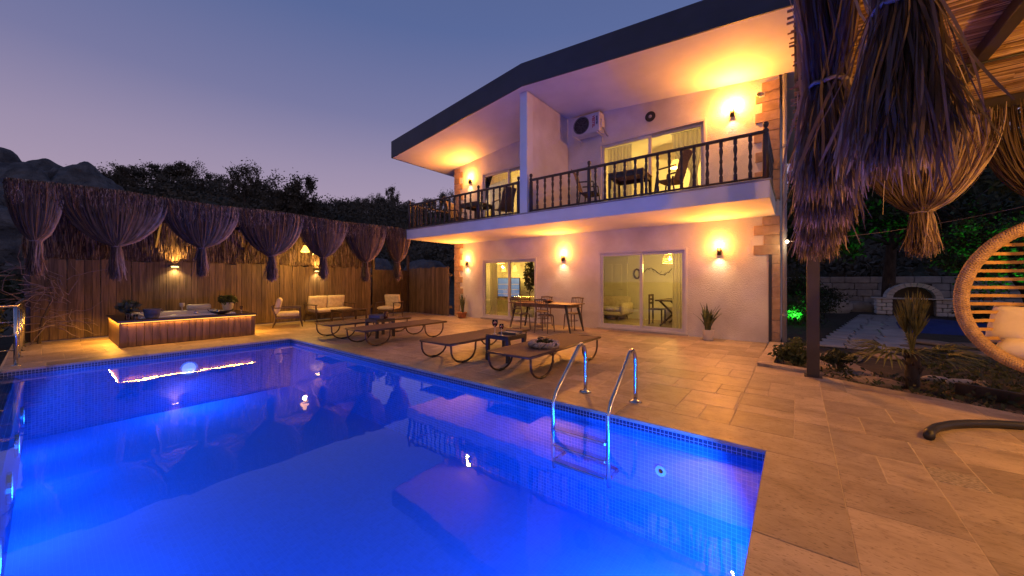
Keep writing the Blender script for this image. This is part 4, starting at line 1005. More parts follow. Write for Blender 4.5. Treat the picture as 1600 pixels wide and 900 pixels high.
def strip_light(x, y, ln, rz, p):
    l = bpy.data.lights.new('strip_light', 'AREA'); l.shape = 'RECTANGLE'; l.size = ln; l.size_y = .012; l.energy = p; l.color = (1,.42,.045)
    o = bpy.data.objects.new('strip_light', l); COL.objects.link(o); o.parent = hot; o.location = (x-(JX0+JX1)/2, y-(JY0+JY1)/2, JH-.066); o.rotation_euler = (R(-24), 0, rz)
strip_light(JX1+.018, (JY0+JY1)/2, JY1-JY0-.1, R(90), 10); strip_light((JX0+JX1)/2, JY0-.018, JX1-JX0-.1, 0, 30); strip_light((JX0+JX1)/2, JY1+.018, JX1-JX0-.1, R(180), 30)
# things standing on the hot tub rim
bk = thing('grey_bucket', 'grey oval bucket standing on the hot tub rim', 'bucket', (-10.93,1.40,JH))
MB().lathe([(.10,0),(.105,.01),(.145,.19),(.152,.195),(.152,.205),(.138,.205),(.12,.05),(.0001,.03)], 22).obj('body', K['greyplastic'], bk, True)
for s in (-1,1): MB().tube([(0,s*.148,.17),(0,s*.175,.165),(0,s*.175,.13),(0,s*.135,.12)], .008, 6).obj('handle', K['greyplastic'], bk)
vs_ = thing('glass_vase', 'glass vase of dark leafy stems at the left corner of the hot tub', 'vase', (-10.90,1.04,JH))
MB().lathe([(.045,0),(.05,.005),(.04,.10),(.055,.16),(.05,.16),(.035,.10),(.0001,.01)], 16).obj('vase', K['winebowl'], vs_, True)
link('leaves', leafy('leaves', (.17,.17,.12), .27, 150, .055, 12, 'leafdark'), vs_)
b = MB(); r = random.Random(2)
for k in range(9): a = r.uniform(0,6.28); q = r.uniform(.05,.16); b.tube([(0,0,.02),(q*.3*math.cos(a),q*.3*math.sin(a),.16),(q*math.cos(a),q*math.sin(a),.30)], .004, 5)
b.obj('stem', K['bark'], vs_)
def tumbler(loc, label):
    t = thing('glass_tumbler', label, 'glass', loc); MB().lathe([(.03,0),(.032,.004),(.038,.10),(.035,.10),(.03,.012),(.0001,.01)], 14).obj('cup', K['winebowl'], t, True); MB().lathe([(.0001,.002),(.028,.002),(.031,.012),(.0001,.012)], 14).obj('base', K['winestem'], t, True)
tumbler((-10.82,1.14,JH), 'small clear tumbler beside the vase on the hot tub')
pp = thing('potted_fern', 'leafy plant in a pale pot at the back right of the hot tub', 'plant', (-12.35,3.08,JH))
MB().lathe([(.10,0),(.105,.005),(.14,.20),(.145,.205),(.125,.205),(.0001,.17)], 20).obj('pot', K['whitepot'], pp, True); link('leaves', leafy('leaves', (.22,.22,.12), .28, 170, .07, 14, 'leaf'), pp)
tb = thing('black_tray', 'black boat-shaped tray on the right part of the hot tub rim', 'tray', (-10.98,2.60,JH))
b = MB(); n = 20; ringv = []
for sc_, z in ((.6,0),(.95,.06),(1,.065),(.9,.06),(.55,.012)):
    for k in range(n): a = 2*math.pi*k/n; ringv.append((.13*sc_*math.cos(a), .24*sc_*math.sin(a), z+.03*abs(math.sin(a))**3*(sc_ > .8)))
b.add(ringv, [(i*n+k, i*n+(k+1) % n, (i+1)*n+(k+1) % n, (i+1)*n+k) for i in range(4) for k in range(n)] + [tuple(range(4*n,5*n)), tuple(range(n))[::-1]]); b.obj('body', K['black'], tb, True)
for s in (-1,1): MB().tube([(-.05,s*.225,.08),(0,s*.25,.13),(.05,s*.225,.08)], .006, 6).obj('handle', K['black'], tb)
wine_glass((-11.0,3.02,JH), 'stemmed glass at the right end of the hot tub rim', s=.8)
sh = thing('candle_lantern', 'small glass candle holder on the back rim of the hot tub', 'candle', (-12.45,2.15,lip+.01+.14-.14))
MB().lathe([(.03,0),(.012,.02),(.012,.07),(.05,.11),(.055,.19),(.05,.19),(.045,.12),(.0001,.10)], 14).obj('holder', K['winestem'], sh, True)
MB().lathe([(.028,.105),(.028,.15),(.0001,.152)], 12).obj('candle', K['whitepot'], sh, True)

# ---- board fence behind the hot tub and lounge, gate and side fence
FX = -13.2
def fence(x0, y0, x1, y1, h, label, seed, bw=.128):
    t = thing('board_fence', label, 'fence', (x0,y0,0)); r = random.Random(seed); L_ = math.hypot(x1-x0, y1-y0); an = math.atan2(y1-y0, x1-x0); t.rotation_euler[2] = an
    var = []
    for q in range(5):
        hh = h+(-.02+.01*q); b = MB(); b.cbox(.002,bw-.002,-.022,0,.02,hh,.004); var.append(b.mesh('board', K['wood']))
    n = int(L_/bw)
    for k in range(n):
        o = link('board', r.choice(var), t, (k*bw, r.uniform(-.005,.003), 0)); o.rotation_euler[1] = R(r.uniform(-.25,.25))
    for z in (.3, h-.35): b = MB(); b.cbox(0,L_,.002,.05,z,z+.09); b.obj('rail', K['wood'], t)
    for k in range(int(L_/2)+1): b = MB(); x = min(k*2.0+.05, L_-.06); b.cbox(x-.045,x+.045,.052,.14,0,h-.05); b.obj('post', K['wood'], t)
    return t
fence(FX,-.22,FX,7.93,1.85,'long brown board fence behind the hot tub and outdoor sofa',1)
fence(-13.1,9.62,-10.42,9.55,1.88,'short dark board fence between the gate and the villa corner',2)
gt = thing('wooden_gate', 'dark wooden gate in the corner behind the right armchair', 'gate', (FX,8.0,0))
for k in range(11): MB().cbox(-.02,.015,.03+k*.138,.03+k*.138+.132,.04,1.80,.004).obj('board', K['darkwood'], gt)
for z in (.25,.95,1.55): MB().cbox(-.05,-.021,.03,1.54,z,z+.09).obj('ledge', K['darkwood'], gt)
for y in (-.03,1.60): MB().cbox(-.05,.04,y-.045,y+.045,0,2.45).obj('post', K['darkwood'], gt)
MB().tube([(.016,1.38,1.0),(.06,1.38,1.0),(.06,1.28,1.0)], .01, 6).obj('handle', K['steel'], gt)
def fence_lamp(y, z, label, p=1):
    t = thing('fence_lamp', label, 'wall lamp', (FX+.024,y,z), group='lamps on the board fence')
    b = MB(); b.add([(0,-.10,0),(.13,-.10,.03),(.13,-.10,.05),(0,-.10,.07),(0,.10,0),(.13,.10,.03),(.13,.10,.05),(0,.10,.07)], [(0,3,2,1),(4,5,6,7),(0,1,5,4),(1,2,6,5),(2,3,7,6),(3,0,4,7)]); b.obj('housing', K['black'], t)
    MB().box(.03,.12,-.07,.07,.002,.008).obj('lens', K['glow'], t)
    light('SPOT','lamp_down',(.09,0,-.02), FP*p, (1,.66,.22), t, .03, 130, .9); light('SPOT','lamp_up',(.09,0,.10), FP*p*UPF, (1,.50,.10), t, .03, 140, .9, (R(180),0,0))
FP = 40; UPF = 2.4
fence_lamp(2.12,1.72,'lamp on the fence above the hot tub'); fence_lamp(5.8,1.68,'lamp on the fence behind the outdoor sofa')

# ---- steel railing at the left end of the terrace
rail = thing('steel_railing', 'stainless steel railing at the left end of the terrace', 'railing', (-9.80,-.30,0))
def rp_(b, name): o = b.obj(name, K['steel'], rail, True); return o
for x in (0,-1.0,-1.9,-2.7,-3.35):
    b = MB(); b.tube([(x,0,0),(x,0,.94)], .024, 10); rp_(b,'post'); b = MB(); b.lathe([(.05,0),(.05,.008),(.026,.012)], 14, (x,0,.001)); rp_(b,'base_flange')
b = MB(); b.tube([(-3.4,0,.95),(0,0,.95),(0,-2.6,.95)], .026, 10); rp_(b,'handrail')
for z in (.25,.48,.70): b = MB(); b.tube([(-3.4,.0,z),(0,0,z),(0,-2.6,z)], .009, 8); rp_(b,'cross_bar')
for y in (-1.3,-2.6): b = MB(); b.tube([(0,y,-.07),(0,y,.94)], .024, 10); rp_(b,'post')

# ---- pool ladder
lad = thing('pool_ladder', 'stainless steel pool ladder with two curved handrails', 'ladder', (-1.72,PY1,0))
for s in (-.305,.305):
    P = [(s,.50,.0),(s,.50,.40),(s,.488,.50),(s,.45,.57),(s,.385,.60),(s,.32,.58),(s,.265,.53),(s,-.18,.17),(s,-.235,.08),(s,-.245,.0),(s,-.245,-.48),(s,-.22,-.62)]
    Q = []
    for i in range(len(P)-1):
        for q in range(4): Q.append(tuple(P[i][c]+(P[i+1][c]-P[i][c])*q/4 for c in range(3)))
    Q.append(P[-1]); b = MB(); b.tube(Q, .0215, 12); b.obj('handrail', K['steel'], lad, True)
    b = MB(); b.lathe([(.07,.003),(.07,.012),(.03,.022),(.022,.03)], 20, (s,.50,0)); b.obj('base_flange', K['steel'], lad, True)
    b = MB(); b.tube([(s,-.24,-.55),(s,-.01,-.55)], .018, 8); b.obj('wall_stay', K['steel'], lad, True)
for z in (-.20,-.37,-.54): MB().cbox(-.29,.29,-.285,-.20,z-.015,z+.015,.006).obj('tread', K['steel'], lad)
# ================================================================ straw pergolas
def ribbons(paths, widths, r, curl=.0):
    """paths (n,m,3) -> flat strips with a slowly turning face"""
    n, m, _ = paths.shape
    t = np.gradient(paths, axis=1); t /= np.linalg.norm(t, axis=2)[:,:,None]+1e-9
    a0 = r.uniform(0, 2*np.pi, n)[:,None]+np.linspace(0,1,m)[None,:]*r.normal(0,1.6,n)[:,None]
    e = np.stack([np.cos(a0), np.sin(a0), np.zeros_like(a0)], 2); e -= t*(e*t).sum(2)[:,:,None]; e /= np.linalg.norm(e, axis=2)[:,:,None]+1e-9
    taper = np.ones(m); taper[-1] = .35; taper[0] = .6
    wv = widths[:,None,None]*taper[None,:,None]*.5
    V = np.stack([paths-e*wv, paths+e*wv], 2).reshape(-1,3)
    base = (np.arange(n)[:,None]*m+np.arange(m-1)[None,:]).ravel()*2
    F = np.stack([base, base+1, base+3, base+2], 1); return V, F
def drape_paths(n, width, ztop, ztie, zbot, thick, tie_r, tail_r, r, m=14, ragged=.10, wav=.012, over=.06, stray=.04):
    """strands spread along local x at the beam, gathered at the tie, flaring below; local z=0 is the ground"""
    x0 = r.uniform(-1,1,n)*width/2; y0 = r.normal(0,thick*.35,n)
    ang = r.uniform(0,2*np.pi,n); rr = np.sqrt(r.uniform(0,1,n))
    tx = tie_r*rr*np.cos(ang)*.6+x0/width*2*tie_r*.6; ty = tie_r*rr*np.sin(ang)
    ra = tail_r*np.sqrt(r.uniform(.02,1,n)); bx_ = ra*np.cos(ang)*.6+x0/width*2*tail_r*.6; by = ra*np.sin(ang)
    P = np.zeros((n,m,3)); ku = int(m*.6)
    ph = r.uniform(0,6.28,(n,3))
    for k in range(m):
        if k < ku:
            s = k/(ku-1); g = (1-s**2)**.68; z = ztop-(ztop-ztie)*s
            x = tx+(x0-tx)*g; y = ty+(y0-ty)*(1-s)+thick*.25*np.sin(s*np.pi)*np.sign(y0)
            if k == 0: y = y - np.abs(over)*np.ones(n)*0; 
        else:
            s = (k-ku+1)/(m-ku); z = ztie+(zbot-ztie)*s; zl = ztie+(zbot+r.uniform(0,1,1)*0-ztie)*s
            x = tx+(bx_-tx)*s**.8; y = ty+(by-ty)*s**.8; z = np.full(n, z)
        q = k/(m-1)
        P[:,k,0] = x+wav*np.sin(ph[:,0]+q*7)*(q+.1)*1.5; P[:,k,1] = y+wav*np.sin(ph[:,1]+q*6)*(q+.1)*1.5; P[:,k,2] = z
    # ragged ends and uneven tops
    L_ = r.normal(0, ragged, n)
    for k in range(ku, m): P[:,k,2] += L_*((k-ku+1)/(m-ku))**1.5
    P[:,0,2] += r.uniform(-.02,.03,n)
    # stray strands that bend out
    ns = int(n*stray)
    if ns:
        for k in range(2, m): P[:ns,k,0] += r.normal(0,1,ns)*0+np.sign(r.normal(0,1,ns)*0+x0[:ns])*.10*(k/m)**2; P[:ns,k,1] += (ph[:ns,2]-3)*.05*(k/m)**2
    return P
def drape(loc, rz, label, n, width, ztop, ztie, zbot, thick, tie_r, tail_r, wmin, wmax, seed, group, m_='straw', seg=14, ties=None, **kw):
    r = np.random.default_rng(seed)
    t = thing('straw_drape', label, 'straw drape', loc, rz, group)
    P = drape_paths(n, width, ztop, ztie, zbot, thick, tie_r, tail_r, r, seg, **kw)
    V, F = ribbons(P, r.uniform(wmin, wmax, n), r)
    tag(link('straw_strands', tone_attr(npmesh('straw_strands', V, F, K[m_]), 2*seg, seed), t), kind='stuff')
    b = MB()
    for zt, rt in (ties or [(ztie, tie_r*1.25)]):
        b.tube([(rt*1.12*math.cos(2*math.pi*k/18), rt*math.sin(2*math.pi*k/18), zt+.006*math.sin(k*2.1)) for k in range(18)], .0105, 5, closed=True)
    b.obj('tie_cord', K['cord'], t, True)
    return t
K['cord'] = mat('pale_cord', (.16,.12,.13), (.24,.19,.20), 20, rough=.8)

# ---- left pergola over hot tub and lounge
PBX = -10.55
pg = thing('straw_pergola', 'long straw-covered pergola over the hot tub and lounge corner', 'pergola', (PBX,-.25,0))
PO = Vector((PBX,-.25,0))
def pgp(b, name, m, smooth=False, kind=None):
    o = b.obj(name, m, pg, smooth); o.location = -PO
    if kind: tag(o, kind=kind)
    return o
b = MB(); b.cbox(PBX-.05,PBX+.05,-.30,7.50,2.86,2.98); pgp(b,'front_beam',K['darkwood'])
b = MB(); b.cbox(FX-.20,FX-.10,-.30,7.95,2.90,3.02); pgp(b,'back_beam',K['darkwood'])
for y in (-.25,1.7,3.65,5.6,7.45):
    b = MB(); b.cbox(FX-.10,PBX-.051,y-.04,y+.04,2.87,2.97); pgp(b,'rafter',K['darkwood'])
    b = MB(); b.cbox(FX-.20,FX-.10,y-.05,y+.05,0,2.90) if y < 7 else b.cbox(FX-.20,FX-.10,y-.05,y+.05,0,2.90); pgp(b,'post',K['darkwood'])
    b = MB(); b.tube([(FX-.12,y+.06,2.15),(FX+.75,y+.06,2.88)], .035, 6); pgp(b,'brace',K['darkwood'])
for k in range(16): b = MB(); x = FX-.05+k*.172; b.cbox(x,x+.045,-.35,7.5,2.975,3.005); pgp(b,'batten',K['midwood'])
# thatch roof: straw laid across, with a shaggy upper face and fringe over the front beam
r = np.random.default_rng(21)
n = 9000; y0 = r.uniform(-.4,7.5,n); xs_ = r.uniform(FX-.35,PBX+.0,n); m_ = 4; P = np.zeros((n,m_,3)); ln = r.uniform(.4,1.0,n)
for k in range(m_):
    P[:,k,0] = np.minimum(xs_+ln*k/(m_-1), PBX+.06+r.uniform(-.02,.04,n)); P[:,k,1] = y0+r.normal(0,.03,n)*k; P[:,k,2] = 3.02+r.uniform(0,.07,n)+.015*np.sin(y0*1.7)
V, F = ribbons(P, r.uniform(.012,.03,n), r); o = link('thatch', tone_attr(npmesh('thatch', V, F, K['straw']), 8, 1), pg, -PO); tag(o, kind='stuff')
n = 3600; y0 = r.uniform(-.42,7.55,n); P = np.zeros((n,8,3)); ln = r.uniform(.22,.52,n)
for k in range(8):
    q = k/7
    P[:,k,0] = PBX-.22+np.minimum(q*3.2,1)*.32+.02*r.normal(size=n)*q; P[:,k,1] = y0+.02*r.normal(size=n)*q; P[:,k,2] = 3.10+.02*np.sin(y0*2.1)+r.uniform(-.015,.02,n)-np.maximum(0,q-.28)*ln*1.3
V, F = ribbons(P, r.uniform(.010,.02,n), r); o = link('front_fringe', tone_attr(npmesh('front_fringe', V, F, K['straw']), 16, 2), pg, -PO); tag(o, kind='stuff')
# straw screen hanging at the back, above the fence
n = 5200; y0 = r.uniform(-.3,7.9,n); P = np.zeros((n,7,3)); ph = r.uniform(0,6.3,n); zb_ = 1.86+r.uniform(-.02,.12,n)
for k in range(7):
    q = k/6; P[:,k,0] = FX-.03+.05*r.random(n)*.5+.02*np.sin(ph+q*5); P[:,k,1] = y0+.03*np.sin(ph*2+q*4); P[:,k,2] = 2.88+(zb_-2.88)*q
V, F = ribbons(P, r.uniform(.010,.022,n), r); o = link('back_screen', tone_attr(npmesh('back_screen', V, F, K['straw']), 14, 3), pg, -PO); tag(o, kind='stuff')
b = MB(); b.box(FX-.085,FX-.06,-.3,7.9,1.86,2.88); pgp(b,'screen_backing',K['reed'])
GRP = 'gathered straw drapes along the left pergola'
ords = ['first', 'second', 'third', 'fourth', 'fifth', 'sixth', 'seventh']
for i, (y, zt, wd) in enumerate(((-.12,2.05,.66),(.84,2.02,1.52),(2.15,2.08,1.40),(3.52,1.98,1.50),(4.80,2.00,1.34),(6.08,1.92,1.38),(7.22,1.97,1.0))):
    drape((PBX+.06,y,0), R(90), 'gathered straw drape on the left pergola, %s from the left' % ords[i], (420,700,600,680,560,600,480)[i], wd, 3.06, zt, (1.50,1.45,1.52,1.43,1.47,1.40,1.46)[i], .10, .042, .085, .009, .018, 100+i, GRP, seg=15, ragged=.05, wav=.018, stray=.03)
# pendant lamp under the pergola
def glasshade(t): MB().lathe([(.125,-.20),(.12,-.17),(.055,-.05),(.045,0),(.042,0)], 22).obj('shade', K['pendshade'], t, True)
K['pendshade'] = mat('yellow_lamp_shade', (.9,.7,.3), emis=(1,.62,.13), estr=2.6, rough=.7, trans=.4)
pl_ = pendant((-11.95,4.92,2.44), .43, .12, 140, 'yellow pendant lamp hanging under the left pergola', glasshade, (1,.50,.07))

# ---- near pergola at the right with straw drapes and reed ceiling
NX, NY, NZ = .18, 6.70, 3.30
ng = thing('reed_pergola', 'pergola with reed ceiling and dark posts at the right foreground', 'pergola', (NX,NY,0)); NO = Vector((NX,NY,0))
def ngp(b, name, m, kind=None, smooth=False):
    o = b.obj(name, m, ng, smooth); o.location = -NO
    if kind: tag(o, kind=kind)
    return o
for x, y in ((NX,NY),(4.2,NY),(4.2,-1.4),(NX+.1,-1.4)): b = MB(); b.cbox(x-.07,x+.07,y-.07,y+.07,0,NZ,.006); ngp(b,'post',K['postmetal']); b = MB(); b.cbox(x-.10,x+.10,y-.10,y+.10,.0,.014); ngp(b,'base_plate',K['postmetal'])
b = MB(); b.cbox(NX-.05,NX+.05,-1.6,NY+.1,NZ,NZ+.14); ngp(b,'edge_beam',K['postmetal'])
b = MB(); b.cbox(NX+.051,4.4,NY-.05,NY+.05,NZ,NZ+.14); ngp(b,'edge_beam',K['postmetal'])
for x in (1.30,2.5,3.6): b = MB(); b.cbox(x-.045,x+.045,-1.6,NY-.051,NZ+.02,NZ+.13); ngp(b,'rafter',K['postmetal'])
for y in (5.5,2.9,.9): b = MB(); b.cbox(NX+.051,1.254,y-.03,y+.03,NZ+.04,NZ+.12); b.cbox(1.346,4.4,y-.03,y+.03,NZ+.04,NZ+.12); ngp(b,'purlin',K['postmetal']) if y != 5.5 else None
b = MB(); b.tube([(.30,5.05,NZ+.05),(1.3,5.15,NZ+.0),(2.4,5.22,NZ+.03)], .012, 6); ngp(b,'cable',K['black'],None,True)
# reeds of the ceiling
r = np.random.default_rng(31); nr = 360; m_ = 5
yy = np.linspace(-1.6,NY+.25,nr); P = np.zeros((nr*3,m_,3)); y3 = np.concatenate([yy+r.normal(0,.004,nr) for _ in range(3)]); st = np.concatenate([np.full(nr,NX-.15)+r.uniform(-.1,.1,nr), np.full(nr,1.1)+r.uniform(-.5,.5,nr), np.full(nr,2.6)+r.uniform(-.5,.5,nr)])
for k in range(m_): P[:,k,0] = st+1.75*k/(m_-1); P[:,k,1] = y3+r.normal(0,.006,nr*3); P[:,k,2] = NZ+.150+r.uniform(0,.022,nr*3)
tn = P.reshape(-1,3); wq = r.uniform(.015,.030,nr*3)
off = [(-1,0),(-.4,-.8),(.4,-.8),(1,0)]
V = np.stack([P+np.stack([np.zeros_like(P[:,:,0]), np.repeat(wq[:,None],m_,1)*a*.5, np.repeat(wq[:,None],m_,1)*c*.5], 2) for a, c in off], 2).reshape(-1,3)
base = ((np.arange(nr*3)[:,None]*m_+np.arange(m_-1)[None,:]).ravel()*4)
F = np.concatenate([np.stack([base+i,base+i+1,base+i+5,base+i+4],1) for i in range(3)])
o = link('reed_ceiling', tone_attr(npmesh('reed_ceiling', V, F, K['reed'], True), 20, 5), ng, -NO); tag(o, kind='stuff')
b = MB(); b.box(NX-.2,4.5,-1.7,NY+.3,NZ+.182,NZ+.21); ngp(b,'roof_board',K['darkwood'])
GN = 'straw drapes of the near pergola'
def near(x, y, label, n, zt, zb, tail, seed, rz=90, wd=.95, w=(.005,.013), ztop=3.36, tr=.062, **kw):
    drape((x,y,0), R(rz), label, n, wd, ztop, zt, zb, .16, tr, tail, w[0], w[1], seed, GN, 'strawnear', seg=20, **{**dict(ragged=.06, wav=.02, stray=.05), **kw})
near(.30,1.95,'straw drape nearest the viewer at the top right, thick and bushy', 950, 2.36, 1.84, .16, 201, wd=.62, w=(.004,.012))
near(.12,2.42,'second straw drape from the viewer along the near pergola edge', 850, 2.33, 1.86, .14, 202, wd=.75, w=(.004,.012))
near(.16,3.40,'third straw drape from the viewer along the near pergola edge', 900, 2.36, 1.82, .17, 203, w=(.004,.012))
near(.18,4.55,'fourth straw drape from the viewer along the near pergola edge', 950, 2.30, 1.76, .18, 204, w=(.005,.013))
near(.18,5.75,'straw drape just in front of the dark corner post', 1000, 2.25, 1.72, .21, 205, w=(.006,.014), wd=1.05)
near(1.22,NY,'straw drape with a narrow waist hanging left of the egg chair', 620, 2.20, 1.72, .13, 206, rz=0, wd=1.25, w=(.006,.013), tr=.07, ztop=3.32, ragged=.04, stray=.03, ties=[(2.2,.085),(1.93,.075)])
near(2.25,NY,'straw drape behind the top of the egg chair', 620, 2.18, 1.72, .13, 207, rz=0, wd=1.15, w=(.006,.013), tr=.07, ztop=3.32, ragged=.04, stray=.03)
# lamp under the near pergola (its light is what colours the reeds and the paving)
def globe(t): MB().lathe([(.20,-.20),(.19,-.13),(.10,-.03),(.05,0),(.045,0)], 20).obj('shade', K['shadewicker'], t, True)
pendant((2.6,4.6,2.55), .79, .2, 165, 'woven pendant lamp under the near pergola, the one nearer the garden', wickershade, (1,.44,.075))
pendant((2.75,1.9,2.55), .79, .2, 180, 'woven pendant lamp under the near pergola, the one nearer the pool end', wickershade, (1,.44,.075))

# ---- hanging egg chair with curved foot
EC = Vector((1.84,5.50,0)); fz = math.atan2(-EC.y+.2, -EC.x-.15)       # opening turned to the pool side
egg = thing('egg_chair', 'woven egg-shaped hanging chair with pale cushion at the right edge', 'chair', tuple(EC), fz+math.pi/2)
# local frame: opening faces -y
A_, B_, CZ, DP = .56, .69, 1.20, .52
def rim_pt(a, off=0): 
    w_ = A_*(1+.06*math.sin(a)*-1)+off; return Vector((w_*math.cos(a), -.10+.10*abs(math.sin(a))**2, CZ+(B_+off)*math.sin(a)))
b = MB()
for s in range(14):
    P = []
    n = 300
    for k in range(n):
        a = 2*math.pi*k/n; c = rim_pt(a); o_ = Vector((math.cos(a),0,math.sin(a))); ph = a*30*(1 if s % 2 else -1)+(s//2)*2*math.pi/7
        P.append(c+o_*(.048*math.cos(ph))+Vector((0,1,0))*(.05*math.sin(ph)+.05))
    b.tube(P, .0085, 5, closed=True)
b.tube([rim_pt(2*math.pi*k/60)+Vector((0,.05,0)) for k in range(60)], .042, 8, closed=True)
b.obj('woven_rim', K['wicker'], egg, True)
def shell(x, z):                                       # depth of the bowl behind the rim
    q = 1-(x/A_)**2-((z-CZ)/B_)**2; return DP*math.sqrt(max(q,0))+.02
for k in range(15):
    z = CZ-B_+.10+k*(2*B_-.2)/14
    hwid = A_*math.sqrt(max(1-((z-CZ)/B_)**2,0))*.985
    if hwid < .1: continue
    b = MB(); n = 16; vs = []
    for i in range(n+1):
        x = -hwid+2*hwid*i/n; yv = shell(x, z); vs += [(x,yv,z-.016),(x,yv,z+.016),(x,yv+.008,z+.016),(x,yv+.008,z-.016)]
    b.add(vs, [(i*4+q, i*4+(q+1) % 4, (i+1)*4+(q+1) % 4, (i+1)*4+q) for i in range(n) for q in range(4)]); b.obj('back_slat', K['rattanslat'], egg)
for xs0 in (-.22,.0,.22) if False else (-.2,.2):
    b = MB()
    for s in range(3):
        P = []
        for k in range(60):
            q = k/59*2-1; z = CZ+q*B_*.96*math.sqrt(1-(xs0/A_)**2); x = xs0*(1-.1*q*q); P.append((x+.012*math.cos(q*40+s*2.1), shell(x,z)-.01+.012*math.sin(q*40+s*2.1), z))
        b.tube(P, .011, 5)
    b.obj('spine', K['wicker'], egg, True)
for i, (x, y, z, w_, h_, rx, rz) in enumerate(((-.02,.27,.70,.70,.44,10,0),(-.08,.38,.89,.72,.40,58,-4))):
    me = pillow(w_,h_,.20); me.materials.clear(); me.materials.append(K['cushionpink'])
    o = link('seat_cushion' if i == 0 else 'back_cushion', me, egg, (x,y,z)); o.rotation_euler = (R(rx), R(4*i), R(rz))
b = MB(); b.tube([(0,.0,CZ+B_),(0,.02,CZ+B_+.25)], .012, 8); b.obj('hanger', K['black'], egg)
st = thing('chair_stand', 'curved black metal foot and arm of the hanging egg chair', 'chair stand', (1.70,5.05,0))
P = [(.85,4.69),(.88,4.83),(.95,5.0),(1.08,5.19),(1.22,5.33),(1.40,5.46),(1.62,5.57),(1.86,5.62),(2.12,5.60),(2.36,5.50),(2.55,5.32),(2.66,5.1)]
b = MB(); b.tube([(x-1.67,y-5.14,.036) for x, y in P], .036, 10); b.obj('foot', K['black'], st, True)
b = MB(); b.tube([(.30,.57,.04),(.45,.95,.8),(.46,.98,1.6),(.38,.82,2.1),(.24,.58,2.26),(.16,.46,2.20)], .03, 10); b.obj('arm', K['black'], st, True)
# ================================================================ garden at the right
def grow(seed, h, lean, nb, crown_r, crown_c, nleaf, leaf, m='leafdark', trunk_r=.14, gap=.55):
    """trunk with limbs, and a crown of leaf clumps spread round the limb ends"""
    r = random.Random(seed); nr_ = np.random.default_rng(seed); b = MB(); tips = []
    top = Vector((lean[0], lean[1], h*.55))
    pts = [Vector((0,0,-.1)), Vector((lean[0]*.2+r.uniform(-.05,.05), lean[1]*.2, h*.2)), Vector((lean[0]*.6, lean[1]*.6+r.uniform(-.08,.08), h*.4)), top]
    b.tube(pts, [trunk_r*1.25, trunk_r, trunk_r*.8, trunk_r*.6], 8)
    for k in range(nb):
        s = pts[2].lerp(top, r.uniform(-.5,1)); a = 2*math.pi*k/nb+r.uniform(-.4,.4); q = r.uniform(.45,.95); zt = r.uniform(-.5,.95)
        e = Vector((crown_c[0]+crown_r[0]*q*math.cos(a)*math.sqrt(1-zt*zt*.8), crown_c[1]+crown_r[1]*q*math.sin(a)*math.sqrt(1-zt*zt*.8), crown_c[2]+crown_r[2]*zt*.85))
        mid = s.lerp(e, .5)+Vector((r.uniform(-.15,.15),r.uniform(-.15,.15),r.uniform(0,.25)))*h*.08
        b.tube([s, mid, e], [trunk_r*.42, trunk_r*.25, trunk_r*.06], 5); tips.append(e)
        for j in range(2):
            e2 = e+Vector((r.gauss(0,1),r.gauss(0,1),r.gauss(0,.7)))*crown_r[0]*.24; b.tube([mid.lerp(e,.5), e2], [trunk_r*.16, trunk_r*.04], 4); tips.append(e2)
    T = np.array([tuple(t) for t in tips]); c = nr_.integers(0, len(T), nleaf)
    P = T[c]+nr_.normal(0,1,(nleaf,3))*np.array(crown_r)*gap*.26*nr_.uniform(.4,1.2,(len(T),1))[c]
    V, F = leafquads(P, leaf, nr_)
    return b, npmesh('crown', V, F, K[m])
def tree(name, label, loc, seed, h, lean, nb, cr, cc, nl, leaf, m='leafdark', tr=.14, group=None, gap=.55):
    t = thing(name, label, 'tree', loc, group=group); b, cm = grow(seed, h, lean, nb, cr, cc, nl, leaf, m, tr, gap)
    b.obj('trunk', K['bark'], t, True); link('crown', cm, t); return t
GG = 'garden trees at the right'
tree('garden_tree', 'dark garden tree with straight trunk behind the stone oven', (3.35,24.2,G0), 41, 8.5, (.2,0), 16, (3.2,3.0,2.6), (0,0,4.9), 6500, .12, tr=.22, group=GG)
tree('garden_tree', 'low spreading tree over the right side of the stone oven', (6.6,21.0,G0), 42, 5.5, (-1.6,-.8), 14, (3.0,2.6,1.5), (-2.0,-1.0,3.5), 4200, .10, tr=.2, group=GG)
tree('garden_tree', 'leaning tree lit green at the right edge of the garden', (5.9,18.6,G0), 43, 4.4, (-.6,-.6), 16, (1.5,1.3,1.3), (-.9,-.8,2.3), 9000, .06, 'leaf', tr=.18, group=GG)
tree('garden_tree', 'dense tree behind the house corner, lit green at its foot', (.6,20.5,G0), 44, 7.5, (0,0), 15, (2.3,2.3,2.8), (0,0,3.9), 8000, .12, 'leaf', tr=.18, group=GG)
tree('garden_tree', 'tall dark tree far behind the near pergola', (9.5,27,G0), 45, 10, (0,0), 16, (4.4,4.0,3.4), (0,0,5.6), 9000, .17, tr=.25, group=GG)
tree('garden_tree', 'tree with sparse drooping twigs above the egg chair', (6.4,13.0,G0), 46, 6.2, (-.6,.4), 12, (1.8,1.6,1.2), (-.7,.4,4.4), 4200, .09, 'leaf', tr=.13, group=GG)
tree('garden_tree', 'tall dark tree farthest right in the garden', (15.5,26,G0), 47, 11, (0,0), 16, (5,4.4,4), (0,0,6), 9000, .18, tr=.28, group=GG)
tree('garden_tree', 'round dark tree behind the terrace wall left of the oven', (-.8,29,G0), 48, 10, (0,0), 15, (3.6,3.2,3.4), (0,0,5.4), 8000, .16, tr=.22, group=GG)
